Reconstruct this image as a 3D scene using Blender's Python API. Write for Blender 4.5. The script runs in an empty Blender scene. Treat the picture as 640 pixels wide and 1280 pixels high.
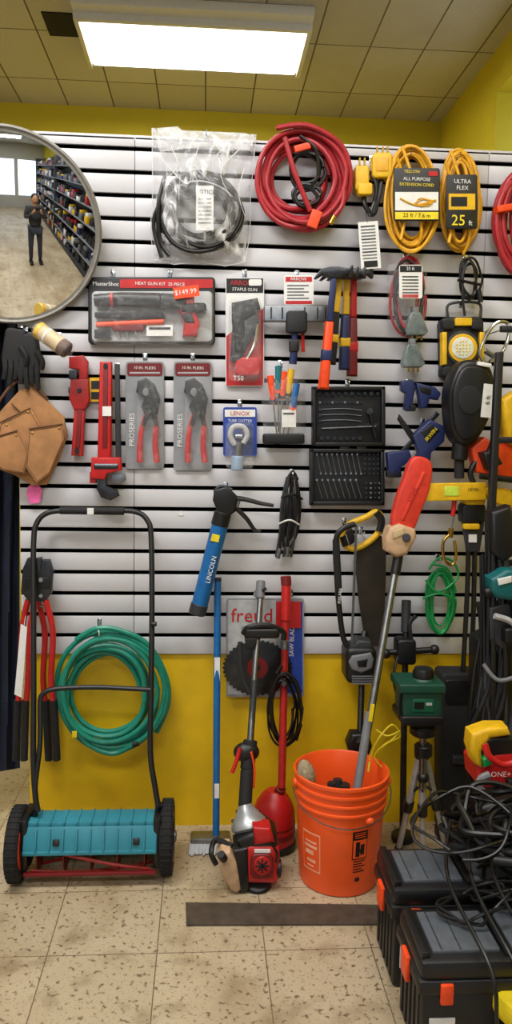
import bpy,bmesh,math,random
from mathutils import Vector,Matrix
random.seed(11)
rad=math.radians
# ---------------- surveyed camera ----------------
FP=985.0
CAM=Vector((0,-2.79,1.47))
R=Matrix.Rotation(rad(-3.8),3,'Z')@Matrix.Rotation(rad(84),3,'X')@Matrix.Rotation(rad(1.05),3,'Z')
def ray(px,py): return R@Vector(((px-320)/FP,(640-py)/FP,-1))
def W(px,py,d=0.0):
    r=ray(px,py); return CAM+r*((-d-CAM.y)/r.y)
def H(px,py,z=0.0):
    r=ray(px,py); return CAM+r*((z-CAM.z)/r.z)
cd=bpy.data.cameras.new('camera'); co=bpy.data.objects.new('camera',cd)
bpy.context.collection.objects.link(co)
co.matrix_world=Matrix.Translation(CAM)@R.to_4x4()
cd.sensor_fit='VERTICAL'; cd.sensor_height=24; cd.lens=24*FP/1280; cd.clip_start=0.02
bpy.context.scene.camera=co
try:
    bpy.context.scene.view_settings.view_transform='Standard'
except Exception: pass
PXM=0.0028
# ---------------- materials ----------------
def lin(h):
    h=h.lstrip('#'); c=[int(h[i:i+2],16)/255 for i in (0,2,4)]
    return [x/12.92 if x<=.04045 else ((x+.055)/1.055)**2.4 for x in c]
MATS={}
def M(name,hexc='#888888',rough=.5,metal=0,var=.12,scale=40,bump=0.0,emis=0,coat=0):
    if name in MATS: return MATS[name]
    m=bpy.data.materials.new(name); m.use_nodes=True
    nt=m.node_tree; b=nt.nodes['Principled BSDF']; c=lin(hexc)
    tc=nt.nodes.new('ShaderNodeTexCoord'); n=nt.nodes.new('ShaderNodeTexNoise')
    n.inputs['Scale'].default_value=scale; n.inputs['Detail'].default_value=4
    nt.links.new(tc.outputs['Object'],n.inputs['Vector'])
    r=nt.nodes.new('ShaderNodeValToRGB')
    r.color_ramp.elements[0].position=.3; r.color_ramp.elements[1].position=.7
    r.color_ramp.elements[0].color=[x*(1-var) for x in c]+[1]
    r.color_ramp.elements[1].color=[min(1,x*(1+var)) for x in c]+[1]
    nt.links.new(n.outputs['Fac'],r.inputs['Fac']); nt.links.new(r.outputs['Color'],b.inputs['Base Color'])
    b.inputs['Roughness'].default_value=rough; b.inputs['Metallic'].default_value=metal
    if coat: b.inputs['Coat Weight'].default_value=coat
    if bump:
        bp=nt.nodes.new('ShaderNodeBump'); bp.inputs['Strength'].default_value=bump; bp.inputs['Distance'].default_value=.002
        nt.links.new(n.outputs['Fac'],bp.inputs['Height']); nt.links.new(bp.outputs['Normal'],b.inputs['Normal'])
    if emis:
        b.inputs['Emission Color'].default_value=c+[1]; b.inputs['Emission Strength'].default_value=emis
    MATS[name]=m; return m
K=M('black_plastic','#101012',.42); KM=M('black_matte','#151517',.75,bump=.2); KB=M('black_cable','#0e0e10',.38)
DG=M('dark_grey_plastic','#2c2e32',.5); MG=M('mid_grey','#707276',.5); LG=M('light_grey','#acaeb0',.5)
RED=M('red_plastic','#b81c1c',.38); RD=M('red_paint','#a01c1a',.4,var=.2); DR=M('dark_red','#701214',.45)
RH=M('red_rubber_hose','#a4222c',.42); OR=M('orange_plastic','#ec4a18',.42); ORD=M('bucket_orange','#f25a20',.38,var=.06,scale=8)
YE=M('yellow_plastic','#dcae14',.45); YC=M('yellow_cable','#d9a01c',.42); YL=M('yellow_bright','#ead020',.5)
BL=M('blue_paint','#16609f',.32); BD=M('blue_dark','#182452',.45); BC=M('blue_card','#20409a',.5)
TE=M('teal_paint','#2b7f92',.5,var=.10,scale=9); GH=M('green_hose','#15806c',.36); GC=M('green_cable','#17924a',.4)
GD=M('dark_green','#0c4030',.45); CH=M('chrome','#c8ccd0',.18,1,.05); ST=M('steel','#8e9194',.35,1,.15); DS=M('dark_steel','#4a4c50',.38,1,.2)
WH=M('white_paper','#e2e2e0',.6,var=.04); CR=M('cream','#c8b088',.6,var=.15); LE=M('suede_leather','#a0734a',.9,var=.2,scale=22,bump=.6)
LE2=M('leather_edge','#5c3c24',.85); PK=M('pink_tag','#e060a0',.6); BR=M('brass','#c09a44',.3,1); NV=M('navy_cloth','#141d33',.95,var=.3,scale=15,bump=.5)
WD=M('wood_sill','#6b4a2c',.6,var=.3,scale=12); RU=M('rubber_tyre','#141416',.85,bump=.3); SK=M('skin','#b08060',.5)
TB=M('tan_plastic','#c2a07e',.5,var=.15); GG=M('blister_grey','#8a8c90',.35,var=.08)
BLD=M('saw_blade_steel','#3c362f',.45,.5,var=.3,scale=14)
def clear(name,fac=.16,white=.0,scale=60,bump=.4,lo=.5,hi=.75,stretch=(1,1,1)):
    m=bpy.data.materials.new(name); m.use_nodes=True; nt=m.node_tree
    for n in list(nt.nodes): nt.nodes.remove(n)
    o=nt.nodes.new('ShaderNodeOutputMaterial'); t=nt.nodes.new('ShaderNodeBsdfTransparent'); p=nt.nodes.new('ShaderNodeBsdfPrincipled')
    p.inputs['Base Color'].default_value=(.86,.87,.89,1); p.inputs['Roughness'].default_value=.12
    mx=nt.nodes.new('ShaderNodeMixShader'); tc=nt.nodes.new('ShaderNodeTexCoord'); n=nt.nodes.new('ShaderNodeTexNoise'); mp=nt.nodes.new('ShaderNodeMapping'); mp.inputs['Scale'].default_value=stretch
    n.inputs['Scale'].default_value=scale; n.inputs['Detail'].default_value=3; n.inputs['Distortion'].default_value=1.5
    nt.links.new(tc.outputs['Object'],mp.inputs['Vector']); nt.links.new(mp.outputs[0],n.inputs['Vector'])
    bp=nt.nodes.new('ShaderNodeBump'); bp.inputs['Strength'].default_value=bump; bp.inputs['Distance'].default_value=.01
    nt.links.new(n.outputs['Fac'],bp.inputs['Height']); nt.links.new(bp.outputs['Normal'],p.inputs['Normal'])
    mr=nt.nodes.new('ShaderNodeMapRange'); mr.inputs['From Min'].default_value=lo; mr.inputs['From Max'].default_value=hi
    mr.inputs['To Min'].default_value=fac; mr.inputs['To Max'].default_value=fac+white
    nt.links.new(n.outputs['Fac'],mr.inputs['Value']); nt.links.new(mr.outputs['Result'],mx.inputs['Fac'])
    nt.links.new(t.outputs[0],mx.inputs[1]); nt.links.new(p.outputs[0],mx.inputs[2]); nt.links.new(mx.outputs[0],o.inputs[0])
    return m
CL=clear('clear_blister',.06,.12,40,.15); BG=clear('clear_bag',.09,.5,9,.9,.56,.74,(1.6,1,.7)); BGL=clear('clear_poly_bag',.17,.6,13,1,.50,.68,(1.5,1,.5)); BGS=clear('clear_bag_seam',.6,.2,20,.2)
# ---------------- geometry builder ----------------
def sm(pts,k=6,closed=False):
    P=[Vector(p) for p in pts]; n=len(P); out=[]
    rng=range(n) if closed else range(n-1)
    for i in rng:
        if closed: a,b,c,d=P[(i-1)%n],P[i],P[(i+1)%n],P[(i+2)%n]
        else: a,b,c,d=P[max(i-1,0)],P[i],P[i+1],P[min(i+2,n-1)]
        for j in range(k):
            t=j/k
            out.append(.5*((2*b)+(c-a)*t+(2*a-5*b+4*c-d)*t*t+(3*b-a-3*c+d)*t**3))
    if not closed: out.append(P[-1])
    return out
def rc(a,b,c,d): return [(a,b),(c,b),(c,d),(a,d)]
def rr(a,b,c,d,r,n=4):
    o=[]
    for cx,cy,s in ((c-r,b+r,-90),(c-r,d-r,0),(a+r,d-r,90),(a+r,b+r,180)):
        for i in range(n+1):
            t=rad(s+90*i/n); o.append((cx+r*math.cos(t),cy+r*math.sin(t)))
    return o
def rot(pts,cx,cy,deg):
    t=rad(deg); c,s=math.cos(t),math.sin(t)
    return [(cx+(x-cx)*c-(y-cy)*s,cy+(x-cx)*s+(y-cy)*c) for x,y in pts]
def circ(cx,cy,rx,ry=None,n=28):
    ry=ry or rx
    return [(cx+rx*math.cos(2*math.pi*i/n),cy+ry*math.sin(2*math.pi*i/n)) for i in range(n)]
class B:
    def __init__(s,name): s.name=name; s.v=[];s.f=[];s.m=[];s.mats=[]
    def mi(s,m):
        if m not in s.mats: s.mats.append(m)
        return s.mats.index(m)
    def add(s,V,F,m):
        o=len(s.v); s.v+=[tuple(p) for p in V]; s.f+=[tuple(i+o for i in f) for f in F]; s.m+=[s.mi(m)]*len(F); return s
    def bm(s,bm,m):
        bm.verts.index_update(); s.add([v.co.copy() for v in bm.verts],[[v.index for v in f.verts] for f in bm.faces],m); bm.free(); return s
    def box(s,c,size,m,rotm=None,bev=.003):
        bm=bmesh.new(); bmesh.ops.create_cube(bm,size=1); bmesh.ops.scale(bm,vec=Vector(size),verts=bm.verts)
        if bev: bmesh.ops.bevel(bm,geom=bm.edges[:],offset=min(bev,min(size)*.3),segments=2,affect='EDGES',profile=.5)
        if rotm: bmesh.ops.transform(bm,matrix=rotm.to_4x4(),verts=bm.verts)
        bmesh.ops.translate(bm,vec=Vector(c),verts=bm.verts); return s.bm(bm,m)
    def bb(s,a,b,m,bev=.003):
        a=Vector(a);b=Vector(b); return s.box((a+b)/2,[abs(b[i]-a[i]) for i in range(3)],m,None,bev)
    def poly(s,pts,d,th,m,bev=.0015,tilt=None):
        P=[W(x,y,d) for x,y in pts]; n=len(P)
        bm=bmesh.new(); fv=[bm.verts.new(p) for p in P]; bv=[bm.verts.new(p+Vector((0,th,0))) for p in P]
        f=bm.faces.new(fv); bm.faces.new(bv[::-1])
        for i in range(n): bm.faces.new((fv[(i+1)%n],fv[i],bv[i],bv[(i+1)%n]))
        bmesh.ops.recalc_face_normals(bm,faces=bm.faces[:])
        if bev and th>.003: 
            bmesh.ops.bevel(bm,geom=list(f.edges),offset=min(bev,th*.4),segments=3,affect='EDGES',profile=.5,clamp_overlap=True)
        return s.bm(bm,m)
    def tube(s,pts,r,m,n=8,closed=False):
        P=[Vector(p) for p in pts]; N=len(P)
        rs=r if isinstance(r,(list,tuple)) else [r]*N
        if len(rs)!=N: rs=[rs[0]+(rs[-1]-rs[0])*i/(N-1) for i in range(N)]
        V=[];F=[];nrm=None
        for i in range(N):
            if closed: t=P[(i+1)%N]-P[i-1]
            else: t=P[min(i+1,N-1)]-P[max(i-1,0)]
            if t.length<1e-9: t=Vector((0,0,1))
            t.normalize()
            if nrm is None: nrm=t.orthogonal().normalized()
            else:
                nrm=nrm-t*nrm.dot(t)
                nrm=nrm.normalized() if nrm.length>1e-6 else t.orthogonal().normalized()
            bi=t.cross(nrm)
            for j in range(n):
                a=2*math.pi*j/n; V.append(P[i]+(nrm*math.cos(a)+bi*math.sin(a))*rs[i])
        for i in range(N if closed else N-1):
            k=(i+1)%N
            for j in range(n): F.append((i*n+j,i*n+(j+1)%n,k*n+(j+1)%n,k*n+j))
        if not closed: F.append(tuple(range(n))[::-1]); F.append(tuple((N-1)*n+j for j in range(n)))
        return s.add(V,F,m)
    def tp(s,pts,r,m,n=8,k=6,closed=False):   # pts (px,py,d)
        P=[W(*p) for p in pts]
        if k and len(P)>2: P=sm(P,k,closed)
        return s.tube(P,r,m,n,closed)
    def lathe(s,prof,o,ax,m,n=28):
        ax=Vector(ax).normalized(); u=ax.orthogonal().normalized(); w=ax.cross(u); o=Vector(o); V=[];F=[]
        for r,t in prof:
            for j in range(n):
                a=2*math.pi*j/n; V.append(o+ax*t+(u*math.cos(a)+w*math.sin(a))*max(r,1e-5))
        for i in range(len(prof)-1):
            for j in range(n): F.append((i*n+j,i*n+(j+1)%n,(i+1)*n+(j+1)%n,(i+1)*n+j))
        if prof[0][0]>1e-4: F.append(tuple(range(n))[::-1])
        if prof[-1][0]>1e-4: F.append(tuple((len(prof)-1)*n+j for j in range(n)))
        return s.add(V,F,m)
    def cyl(s,a,b,r,m,n=20,bev=.0):
        a=Vector(a);b=Vector(b);L=(b-a).length; e=bev or min(r*.15,L*.2)
        return s.lathe([(0,0),(r-e,0),(r,e),(r,L-e),(r-e,L),(0,L)],a,b-a,m,n)
    def ell(s,c,size,m,rotm=None,u=20,v=12):
        bm=bmesh.new(); bmesh.ops.create_uvsphere(bm,u_segments=u,v_segments=v,radius=1); bmesh.ops.scale(bm,vec=Vector(size),verts=bm.verts)
        if rotm: bmesh.ops.transform(bm,matrix=rotm.to_4x4(),verts=bm.verts)
        bmesh.ops.translate(bm,vec=Vector(c),verts=bm.verts); return s.bm(bm,m)
    def coil(s,cx,cy,rx,ry,loops,r,d,m,spread=14,dd=.03,n=7,ph=0,wob=3.0):
        # one continuous cord wound in loops of slightly different size
        offs=[-spread*i/max(1,loops) for i in range(loops+1)]; random.shuffle(offs); offs.append(offs[0])
        do=[random.uniform(0,dd) for _ in range(loops+2)]
        cxo=[random.uniform(-wob,wob) for _ in range(loops+2)]; cyo=[random.uniform(-wob,wob) for _ in range(loops+2)]
        P=[]; N=loops*40
        for i in range(N):
            t=i/40; k=int(t); f=t-k; f=f*f*(3-2*f)
            L=lambda q:q[k]*(1-f)+q[k+1]*f
            a=2*math.pi*t+ph; wv=1.2*math.sin(3*a+k*1.7)
            P.append(W(cx+L(cxo)+(rx+L(offs)+wv)*math.cos(a),cy+L(cyo)+(ry+L(offs)+wv)*math.sin(a),d+L(do)))
        return s.tube(P,r,m,n)
    def text(s,t,px,py,h,d,m,ro=0,sx=1):
        c=bpy.data.curves.new('t','FONT'); c.body=t; c.size=h*PXM*1.35; c.align_x='CENTER'; c.align_y='CENTER'; c.resolution_u=2
        o=bpy.data.objects.new('t',c); bpy.context.collection.objects.link(o)
        me=o.to_mesh(); mt=Matrix.Translation(W(px,py,d)+Vector((0,-.0009,0)))@Matrix.Rotation(rad(ro),4,'Y')@Matrix.Rotation(rad(90),4,'X')
        V=[mt@Vector((v.co.x*sx,v.co.y,v.co.z)) for v in me.vertices]; F=[list(p.vertices) for p in me.polygons]
        o.to_mesh_clear(); bpy.data.objects.remove(o); bpy.data.curves.remove(c)
        if F: s.add(V,F,m)
        return s
    def sheet(s,q,nx,ny,df,m):
        V=[];F=[]
        for j in range(ny+1):
            for i in range(nx+1):
                u=i/nx; v=j/ny
                x=(q[0][0]*(1-u)+q[1][0]*u)*(1-v)+(q[3][0]*(1-u)+q[2][0]*u)*v
                y=(q[0][1]*(1-u)+q[1][1]*u)*(1-v)+(q[3][1]*(1-u)+q[2][1]*u)*v
                V.append(W(x,y,df(u,v)))
        for j in range(ny):
            for i in range(nx): a=j*(nx+1)+i; F.append((a,a+1,a+nx+2,a+nx+1))
        return s.add(V,F,m)
    def hook(s,px,py,d):
        p=W(px,py,d); s.tube([(p.x,.006,p.z),(p.x,-d+.01,p.z),(p.x,-d-.006,p.z+.008)],.0025,CH,6)
        s.bb((p.x-.008,-.001,p.z-.006),(p.x+.008,.003,p.z+.02),CH,.001); return s
    def limb(s,a,b,w0,w1,d,th,m,bev=.003):
        a=Vector(a);b=Vector(b);t=(b-a).normalized();n=Vector((-t.y,t.x))
        pts=[a+n*w0/2,b+n*w1/2,b-n*w1/2,a-n*w0/2]; return s.poly([tuple(p) for p in pts],d,th,m,bev)
    def done(s,sharp=35):
        me=bpy.data.meshes.new(s.name); V=[Vector(v) for v in s.v]
        mn=Vector((min(v[i] for v in V) for i in range(3))); mx=Vector((max(v[i] for v in V) for i in range(3)))
        c=(mn+mx)/2; c.z=mn.z
        me.from_pydata([v-c for v in V],[],s.f)
        for m in s.mats: me.materials.append(m)
        me.polygons.foreach_set('material_index',s.m); me.polygons.foreach_set('use_smooth',[True]*len(s.f)); me.update()
        me.set_sharp_from_angle(angle=rad(sharp))
        o=bpy.data.objects.new(s.name,me); o.location=c; bpy.context.collection.objects.link(o); s.o=o; return o
# ---------------- room ----------------
def tilemat(name,c1,c2,mort,bw,rh,ms,off,speck=None,rough=.4,bump=.2):
    m=bpy.data.materials.new(name); m.use_nodes=True; nt=m.node_tree; b=nt.nodes['Principled BSDF']
    g=nt.nodes.new('ShaderNodeNewGeometry'); mp=nt.nodes.new('ShaderNodeMapping'); mp.inputs['Location'].default_value=off
    nt.links.new(g.outputs['Position'],mp.inputs['Vector'])
    br=nt.nodes.new('ShaderNodeTexBrick'); br.offset=0; br.squash=1; br.inputs['Scale'].default_value=1
    br.inputs['Brick Width'].default_value=bw; br.inputs['Row Height'].default_value=rh; br.inputs['Mortar Size'].default_value=ms
    br.inputs['Mortar Smooth'].default_value=.2
    br.inputs['Color1'].default_value=lin(c1)+[1]; br.inputs['Color2'].default_value=lin(c2)+[1]; br.inputs['Mortar'].default_value=lin(mort)+[1]
    nt.links.new(mp.outputs[0],br.inputs['Vector'])
    col=br.outputs['Color']
    for sc,lo,hi,cc,amt in (speck or []):
        n=nt.nodes.new('ShaderNodeTexNoise'); n.inputs['Scale'].default_value=sc; n.inputs['Detail'].default_value=5
        nt.links.new(g.outputs['Position'],n.inputs['Vector'])
        mr=nt.nodes.new('ShaderNodeMapRange'); mr.inputs['From Min'].default_value=lo; mr.inputs['From Max'].default_value=hi; mr.inputs['To Max'].default_value=amt
        nt.links.new(n.outputs['Fac'],mr.inputs['Value'])
        mx=nt.nodes.new('ShaderNodeMix'); mx.data_type='RGBA'; nt.links.new(mr.outputs[0],mx.inputs['Factor'])
        nt.links.new(col,mx.inputs['A']); mx.inputs['B'].default_value=lin(cc)+[1]; col=mx.outputs['Result']
    nt.links.new(col,b.inputs['Base Color']); b.inputs['Roughness'].default_value=rough
    bp=nt.nodes.new('ShaderNodeBump'); bp.inputs['Strength'].default_value=bump; bp.inputs['Distance'].default_value=.003; bp.invert=True
    nt.links.new(br.outputs['Fac'],bp.inputs['Height']); nt.links.new(bp.outputs[0],b.inputs['Normal'])
    return m
FL=tilemat('floor_tile','#c0b094','#b2a286','#6a5c48',.305,.305,.0018,(.118,.095,0),
  [(2.2,.45,.66,'#8a7452',.6),(60,.58,.66,'#58442e',.85),(9,.54,.72,'#715c3e',.5),(140,.58,.68,'#77654a',.7)],.36)
CE=tilemat('ceiling_tile','#c6c1b2','#b8b2a2','#5e5846',.305,.61,.005,(.02,.03,0),[(170,.56,.66,'#7d7868',.5),(1.0,.5,.7,'#968f74',.5)],.9)
YW=M('yellow_wall_paint','#cdb81c',.65,var=.04,scale=5); YP=M('yellow_plywood','#dcb40c',.5,var=.12,scale=7,bump=.3)
SL=M('slat_grey_laminate','#c6c5c9',.36,var=.03,scale=3); GR=M('groove_black','#020202',1.0); WW=M('store_white_wall','#b9b8b0',.8,var=.03)
GR.node_tree.nodes['Principled BSDF'].inputs['Specular IOR Level'].default_value=0
X0,X1,Y0,Y1,ZC=-4.0,1.6,-9.0,2.8,3.6
B('floor').bb((X0-.1,Y0-.1,-.1),(X1+.1,Y1+.1,0),FL,0).done()
B('ceiling').bb((X0-.1,Y0-.1,ZC),(X1+.1,Y1+.1,ZC+.1),CE,0).done()
B('wall_back').bb((X0,Y1,0),(X1,Y1+.1,ZC),YW,0).done()
B('wall_left').bb((X0-.1,Y0,0),(X0,Y1,ZC),WW,0).done()
w=B('wall_rear'); w.bb((X0,Y0-.1,0),(X1,Y0,.7),WW,0); w.bb((X0,Y0-.1,2.7),(X1,Y0,ZC),WW,0)
for a,b in ((X0,-3.7),(-2.0,-1.8),(-.1,.1),(1.4,X1)): w.bb((a,Y0-.1,.7),(b,Y0,2.7),WW,0)
w.done()
wy0,wy1,wz0,wz1=-.2,1.72,2.68,3.36
w=B('wall_right'); w.bb((X1,Y0,0),(X1+.3,Y1,wz0),YW,0); w.bb((X1,Y0,wz1),(X1+.3,Y1,ZC),YW,0); w.bb((X1,Y0,wz0),(X1+.3,wy0,wz1),YW,0); w.bb((X1,wy1,wz0),(X1+.3,Y1,wz1),YW,0); w.done()
w=B('window_1'); fx=X1+.24
for a,b in (((fx,wy0,wz0),(fx+.05,wy1,wz0+.05)),((fx,wy0,wz1-.05),(fx+.05,wy1,wz1)),((fx,wy0,wz0),(fx+.05,wy0+.05,wz1)),((fx,wy1-.05,wz0),(fx+.05,wy1,wz1)),((fx,.74,wz0),(fx+.05,.8,wz1))): w.bb(a,b,WH,.004)
w.bb((fx+.02,wy0,wz0),(fx+.025,wy1,wz1),clear('window_glass',.06,0,5,0),0); w.done()
w=B('trim_1'); w.bb((X1-.03,wy0-.05,wz0-.05),(X1+.24,wy1+.05,wz0+.005),WD,.004); w.done()
# partition with slats
xl=W(24,600).x; zb=.657; sx=[xl,W(168,450).x,W(168,450).x+1.22,X1]
w=B('wall_partition'); w.bb((xl,.0085,zb),(X1,.05,2.44),GR,0)
z=zb
while z<2.43:
    z2=min(z+.0762-.0145,2.44)
    for i in range(3):
        if sx[i+1]-sx[i]>.01: w.bb((sx[i]+.0007,0,z),(sx[i+1]-.0007,.014,z2),SL,.002)
    z+=.0762
w.bb((xl+.02,.012,0),(X1,.05,zb),YP,0)
w.bb((xl,-.0,2.432),(X1,.05,2.446),SL,.001)
w.done()
# light fixtures
LE_=M('fluorescent_lens','#fdfcfa',.4,emis=4.5,var=.0); FW=M('fixture_white','#d4d2cc',.4,var=.03)
def fixture(x,y,power,lx=1.22,ly=.55):
    b=B('fluorescent_light_fixture'); b.bb((x-lx/2,y-ly/2-.10,ZC-.05),(x+lx/2,y+ly/2,ZC-.001),FW,.006)
    b.bb((x-lx/2+.03,y-ly/2+.03,ZC-.075),(x+lx/2-.03,y+ly/2-.03,ZC-.045),LE_,.012)
    for xx in (x-lx/2+.01,x+lx/2-.01): b.bb((xx-.012,y-ly/2,ZC-.08),(xx+.012,y+ly/2,ZC-.04),FW,.004)
    b.bb((x-lx/2,y-ly/2-.02,ZC-.085),(x+lx/2,y-ly/2+.01,ZC-.04),FW,.004)
    b.done()
    l=bpy.data.lights.new('lamp','AREA'); l.shape='RECTANGLE'; l.size=lx-.08; l.size_y=ly-.08; l.energy=power; l.color=(1,.975,.94)
    o=bpy.data.objects.new('ceiling_lamp_light',l); o.location=(x,y,ZC-.085); bpy.context.collection.objects.link(o)
fixture(-.08,1.78,28)
for x,y,p in ((-.95,-1.3,60),(.75,-1.5,24),(-.9,-3.8,36),(.5,-4.1,18),(-2.9,-3.6,18),(-2.7,1.0,12),(-.5,-6.8,34)): fixture(x,y,p)
wd=bpy.data.worlds.new('sky'); bpy.context.scene.world=wd; wd.use_nodes=True; nt=wd.node_tree
bgn=nt.nodes['Background']; bgn.inputs['Color'].default_value=(.75,.85,1,1); bgn.inputs['Strength'].default_value=2.0
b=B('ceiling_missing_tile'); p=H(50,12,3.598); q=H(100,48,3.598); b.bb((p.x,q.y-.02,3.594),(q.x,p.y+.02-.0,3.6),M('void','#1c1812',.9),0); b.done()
# ---------------- convex mirror ----------------
b=B('convex_security_mirror'); c=W(7,285,.12); YM=rad(6.2); PMr=rad(17.2); ax=Vector((math.sin(YM)*math.cos(PMr),-math.cos(YM)*math.cos(PMr),-math.sin(PMr)))
RM=1.2; rmr=.296; prof=[]
MI=bpy.data.materials.new('mirror_surface'); MI.use_nodes=True; pb=MI.node_tree.nodes['Principled BSDF']; pb.inputs['Metallic'].default_value=1; pb.inputs['Roughness'].default_value=.015; pb.inputs['Base Color'].default_value=(.88,.9,.9,1)
sag=RM-math.sqrt(RM*RM-rmr*rmr)
for i in range(25):
    a=math.asin(rmr/RM)*(1-i/24); prof.append((RM*math.sin(a),RM*math.cos(a)-RM+sag))
b.lathe(prof,c,ax,MI,96)
b.lathe([(rmr-.004,.003),(rmr+.002,.008),(rmr+.008,.003),(rmr+.009,-.012),(rmr+.003,-.02),(.05,-.03),(0,-.03)],c,ax,M('mirror_rim','#7d7a74',.5),96)
b.cyl(c-ax*.02,(c.x+.18,-.0,c.z+.05),.012,DG); b.done()
# ---------------- left side ----------------
b=B('hanging_blue_coveralls')
b.sheet([(-60,395),(24,400),(25,960),(-60,975)],40,20,lambda u,v:-.09+.03*math.sin(u*30+v*3)+.01*math.sin(u*77+v*9),NV)
b.sheet([(-60,395),(24,400),(25,960),(-60,975)],40,4,lambda u,v:-.17+.02*math.sin(u*20),NV)
b.tp([(-60,398,-.12),(0,396,-.12),(24,404,-.04)],.006,DG,8,0); b.done()
b=B('wrapped_paint_roller_cover'); a0=W(48,412,.10); a1=W(84,438,.13); b.cyl(a0,a1,.027,CR); dr=(a1-a0).normalized()
b.cyl(a0-dr*.003,a0+dr*.02,.0282,YE); b.cyl(a0+dr*.035,a0+dr*.045,.0278,WH); b.cyl(a1-dr*.03,a1+dr*.002,.0282,M('brown_core','#5a3c28',.7)); b.cyl(a1,a1+dr*.004,.016,K); b.cyl(a0-dr*.01,a1+dr*.01,.030,CL); b.hook(66,418,.11); b.done()
b=B('black_work_gloves')
for cx,cy,an in ((16,440,8),(36,446,-6)):
    b.poly(rot(rr(cx-14,cy-30,cx+13,cy+14,6),cx,cy,an),.06,.03,KM,.01)
    for i in range(4):
        x=cx-10+i*7; b.tp([(x,cy+8,.05),(x+an*.1,cy+22,.055),(x-an*.15,cy+34+(i%2)*6,.05)],[.0105,.008],KM,8,3)
    b.tp([(cx+10,cy-6,.06),(cx+17,cy+6,.065),(cx+16,cy+16,.06)],[.011,.008],KM)
b.hook(28,412,.05); b.done()
# flat suede tool apron with pockets
b=B('leather_tool_apron')
def pocket(pts,d):
    b.poly(pts,d,.009,LE,.002)
    P=[(x,y,d+.0008) for x,y in pts]; cx=sum(p[0] for p in pts)/len(pts); cy=sum(p[1] for p in pts)/len(pts)
    Q=[(x+(cx-x)*.07,y+(cy-y)*.07,dd) for x,y,dd in P]; b.tp(Q+[Q[0]],.0009,LE2,5,0); b.tp([P[0],P[1]],.0022,LE2,6,0)
b.poly([(0,514),(26,486),(40,483),(52,493),(62,506),(80,522),(84,545),(72,578),(58,606),(40,607),(18,594),(-6,585),(-14,540)],.036,.010,LE,.003)
b.poly([(28,485),(42,484),(80,521),(83,546),(70,562),(30,520),(14,504)],.042,.008,LE,.003)
pocket([(0,528),(38,510),(62,552),(48,592),(12,590),(-8,562)],.052)
pocket([(36,536),(78,530),(80,550),(62,592),(46,604),(32,584)],.064)
pocket([(-12,548),(22,538),(36,564),(30,592),(4,588),(-14,576)],.066)
b.tp([(14,504,.044),(30,520,.044),(70,562,.044)],.0018,LE2,5,4)
for x,y,d_ in ((40,541,.066),(74,535,.066),(-2,552,.068),(20,544,.068),(8,531,.054),(35,515,.054)): b.ell(W(x,y,d_),(.0035,.002,.0035),BR,None,8,6)
b.tp([(-4,506,.05),(14,482,.045),(30,476,.04),(46,486,.045),(60,500,.04)],.005,LE2,8); b.hook(30,478,.04)
b.done()
b=B('pink_price_tag'); b.poly([(35,608),(45,602),(53,612),(50,628),(38,630),(33,618)],.02,.001,PK,0); b.tp([(42,592,.06),(43,604,.02)],.0008,WH,4,0); b.done()
for nm,o,dd in (('bolt_cutters',0,.09),('bolt_cutters',-10,.045)):
    b=B(nm)
    b.poly([(38+o,712),(44+o,698),(52+o,697),(50+o,712),(53+o,700),(62+o,700),(66+o,714),(64+o,742),(56+o,752),(46+o,752),(36+o,740)],dd,.022,DS,.004)
    b.poly([(40+o,722),(62+o,722),(62+o,736),(40+o,736)],dd+.004,.006,K,.002)
    b.cyl(W(51+o,725,dd+.008),W(51+o,725,dd-.03),.008,ST); b.cyl(W(51+o,745,dd+.006),W(51+o,745,dd-.03),.007,ST)
    b.tp([(45+o,750,dd-.01),(38+o,785,dd-.01),(35+o,850,dd-.01),(31+o,900,dd-.01)],.0105,RED,10)
    b.tp([(57+o,750,dd-.01),(66+o,790,dd-.01),(64+o,850,dd-.01),(69+o,900,dd-.01)],.0105,RED,10)
    b.tp([(32+o,875,dd-.01),(30+o,950,dd-.01)],.0135,KM,10,0); b.tp([(67+o,875,dd-.01),(71+o,950,dd-.01)],.0135,KM,10,0)
    b.hook(51+o,760,dd-.02); b.done()
b=B('white_price_strip'); b.poly([(26,780),(34,784),(27,872),(18,868)],.14,.001,WH,0); b.tp([(30,782,.139),(32,770,.09)],.0008,WH,4,0); b.done()
# ---------------- top row ----------------
b=B('bagged_cable_coil')
b.coil(251,268,54,50,6,.0075,.03,KB,22,.04,9,0,3); b.tp([(206,220,.05),(198,258,.06),(200,300,.05),(212,320,.05)],.0075,KB,8); b.tp([(212,232,.06),(192,276,.05),(202,322,.05)],.007,KB)
b.poly(rc(245,232,267,288),.078,.002,WH,0); b.text('NOTICE',256,240,5,.079,K); 
for i in range(7): b.poly(rc(248,248+i*5,264,249.2+i*5),.0788,.0006,MG,0)
import math as mt
b.sheet([(190,160),(320,168),(306,328),(192,324)],70,70,lambda u,v:.015+.085*max(0,mt.sin(mt.pi*u))**.5*max(0,mt.sin(mt.pi*min(1,v*1.02)))**.6+.005*mt.sin(u*41+v*17)*(1-v)+.004*mt.sin(v*43-u*29),BGL)
b.poly([(196,160),(222,158),(228,163),(306,166),(320,172),(312,188),(262,182),(200,190)],.03,.002,clear('bag_header',.3,.4,14,.8),0)
b.tp([(190,160,.017),(191,240,.016),(192,324,.017),(250,327,.018),(306,328,.017),(313,248,.017),(320,168,.017)],.0014,BGS,5,2)
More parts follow.
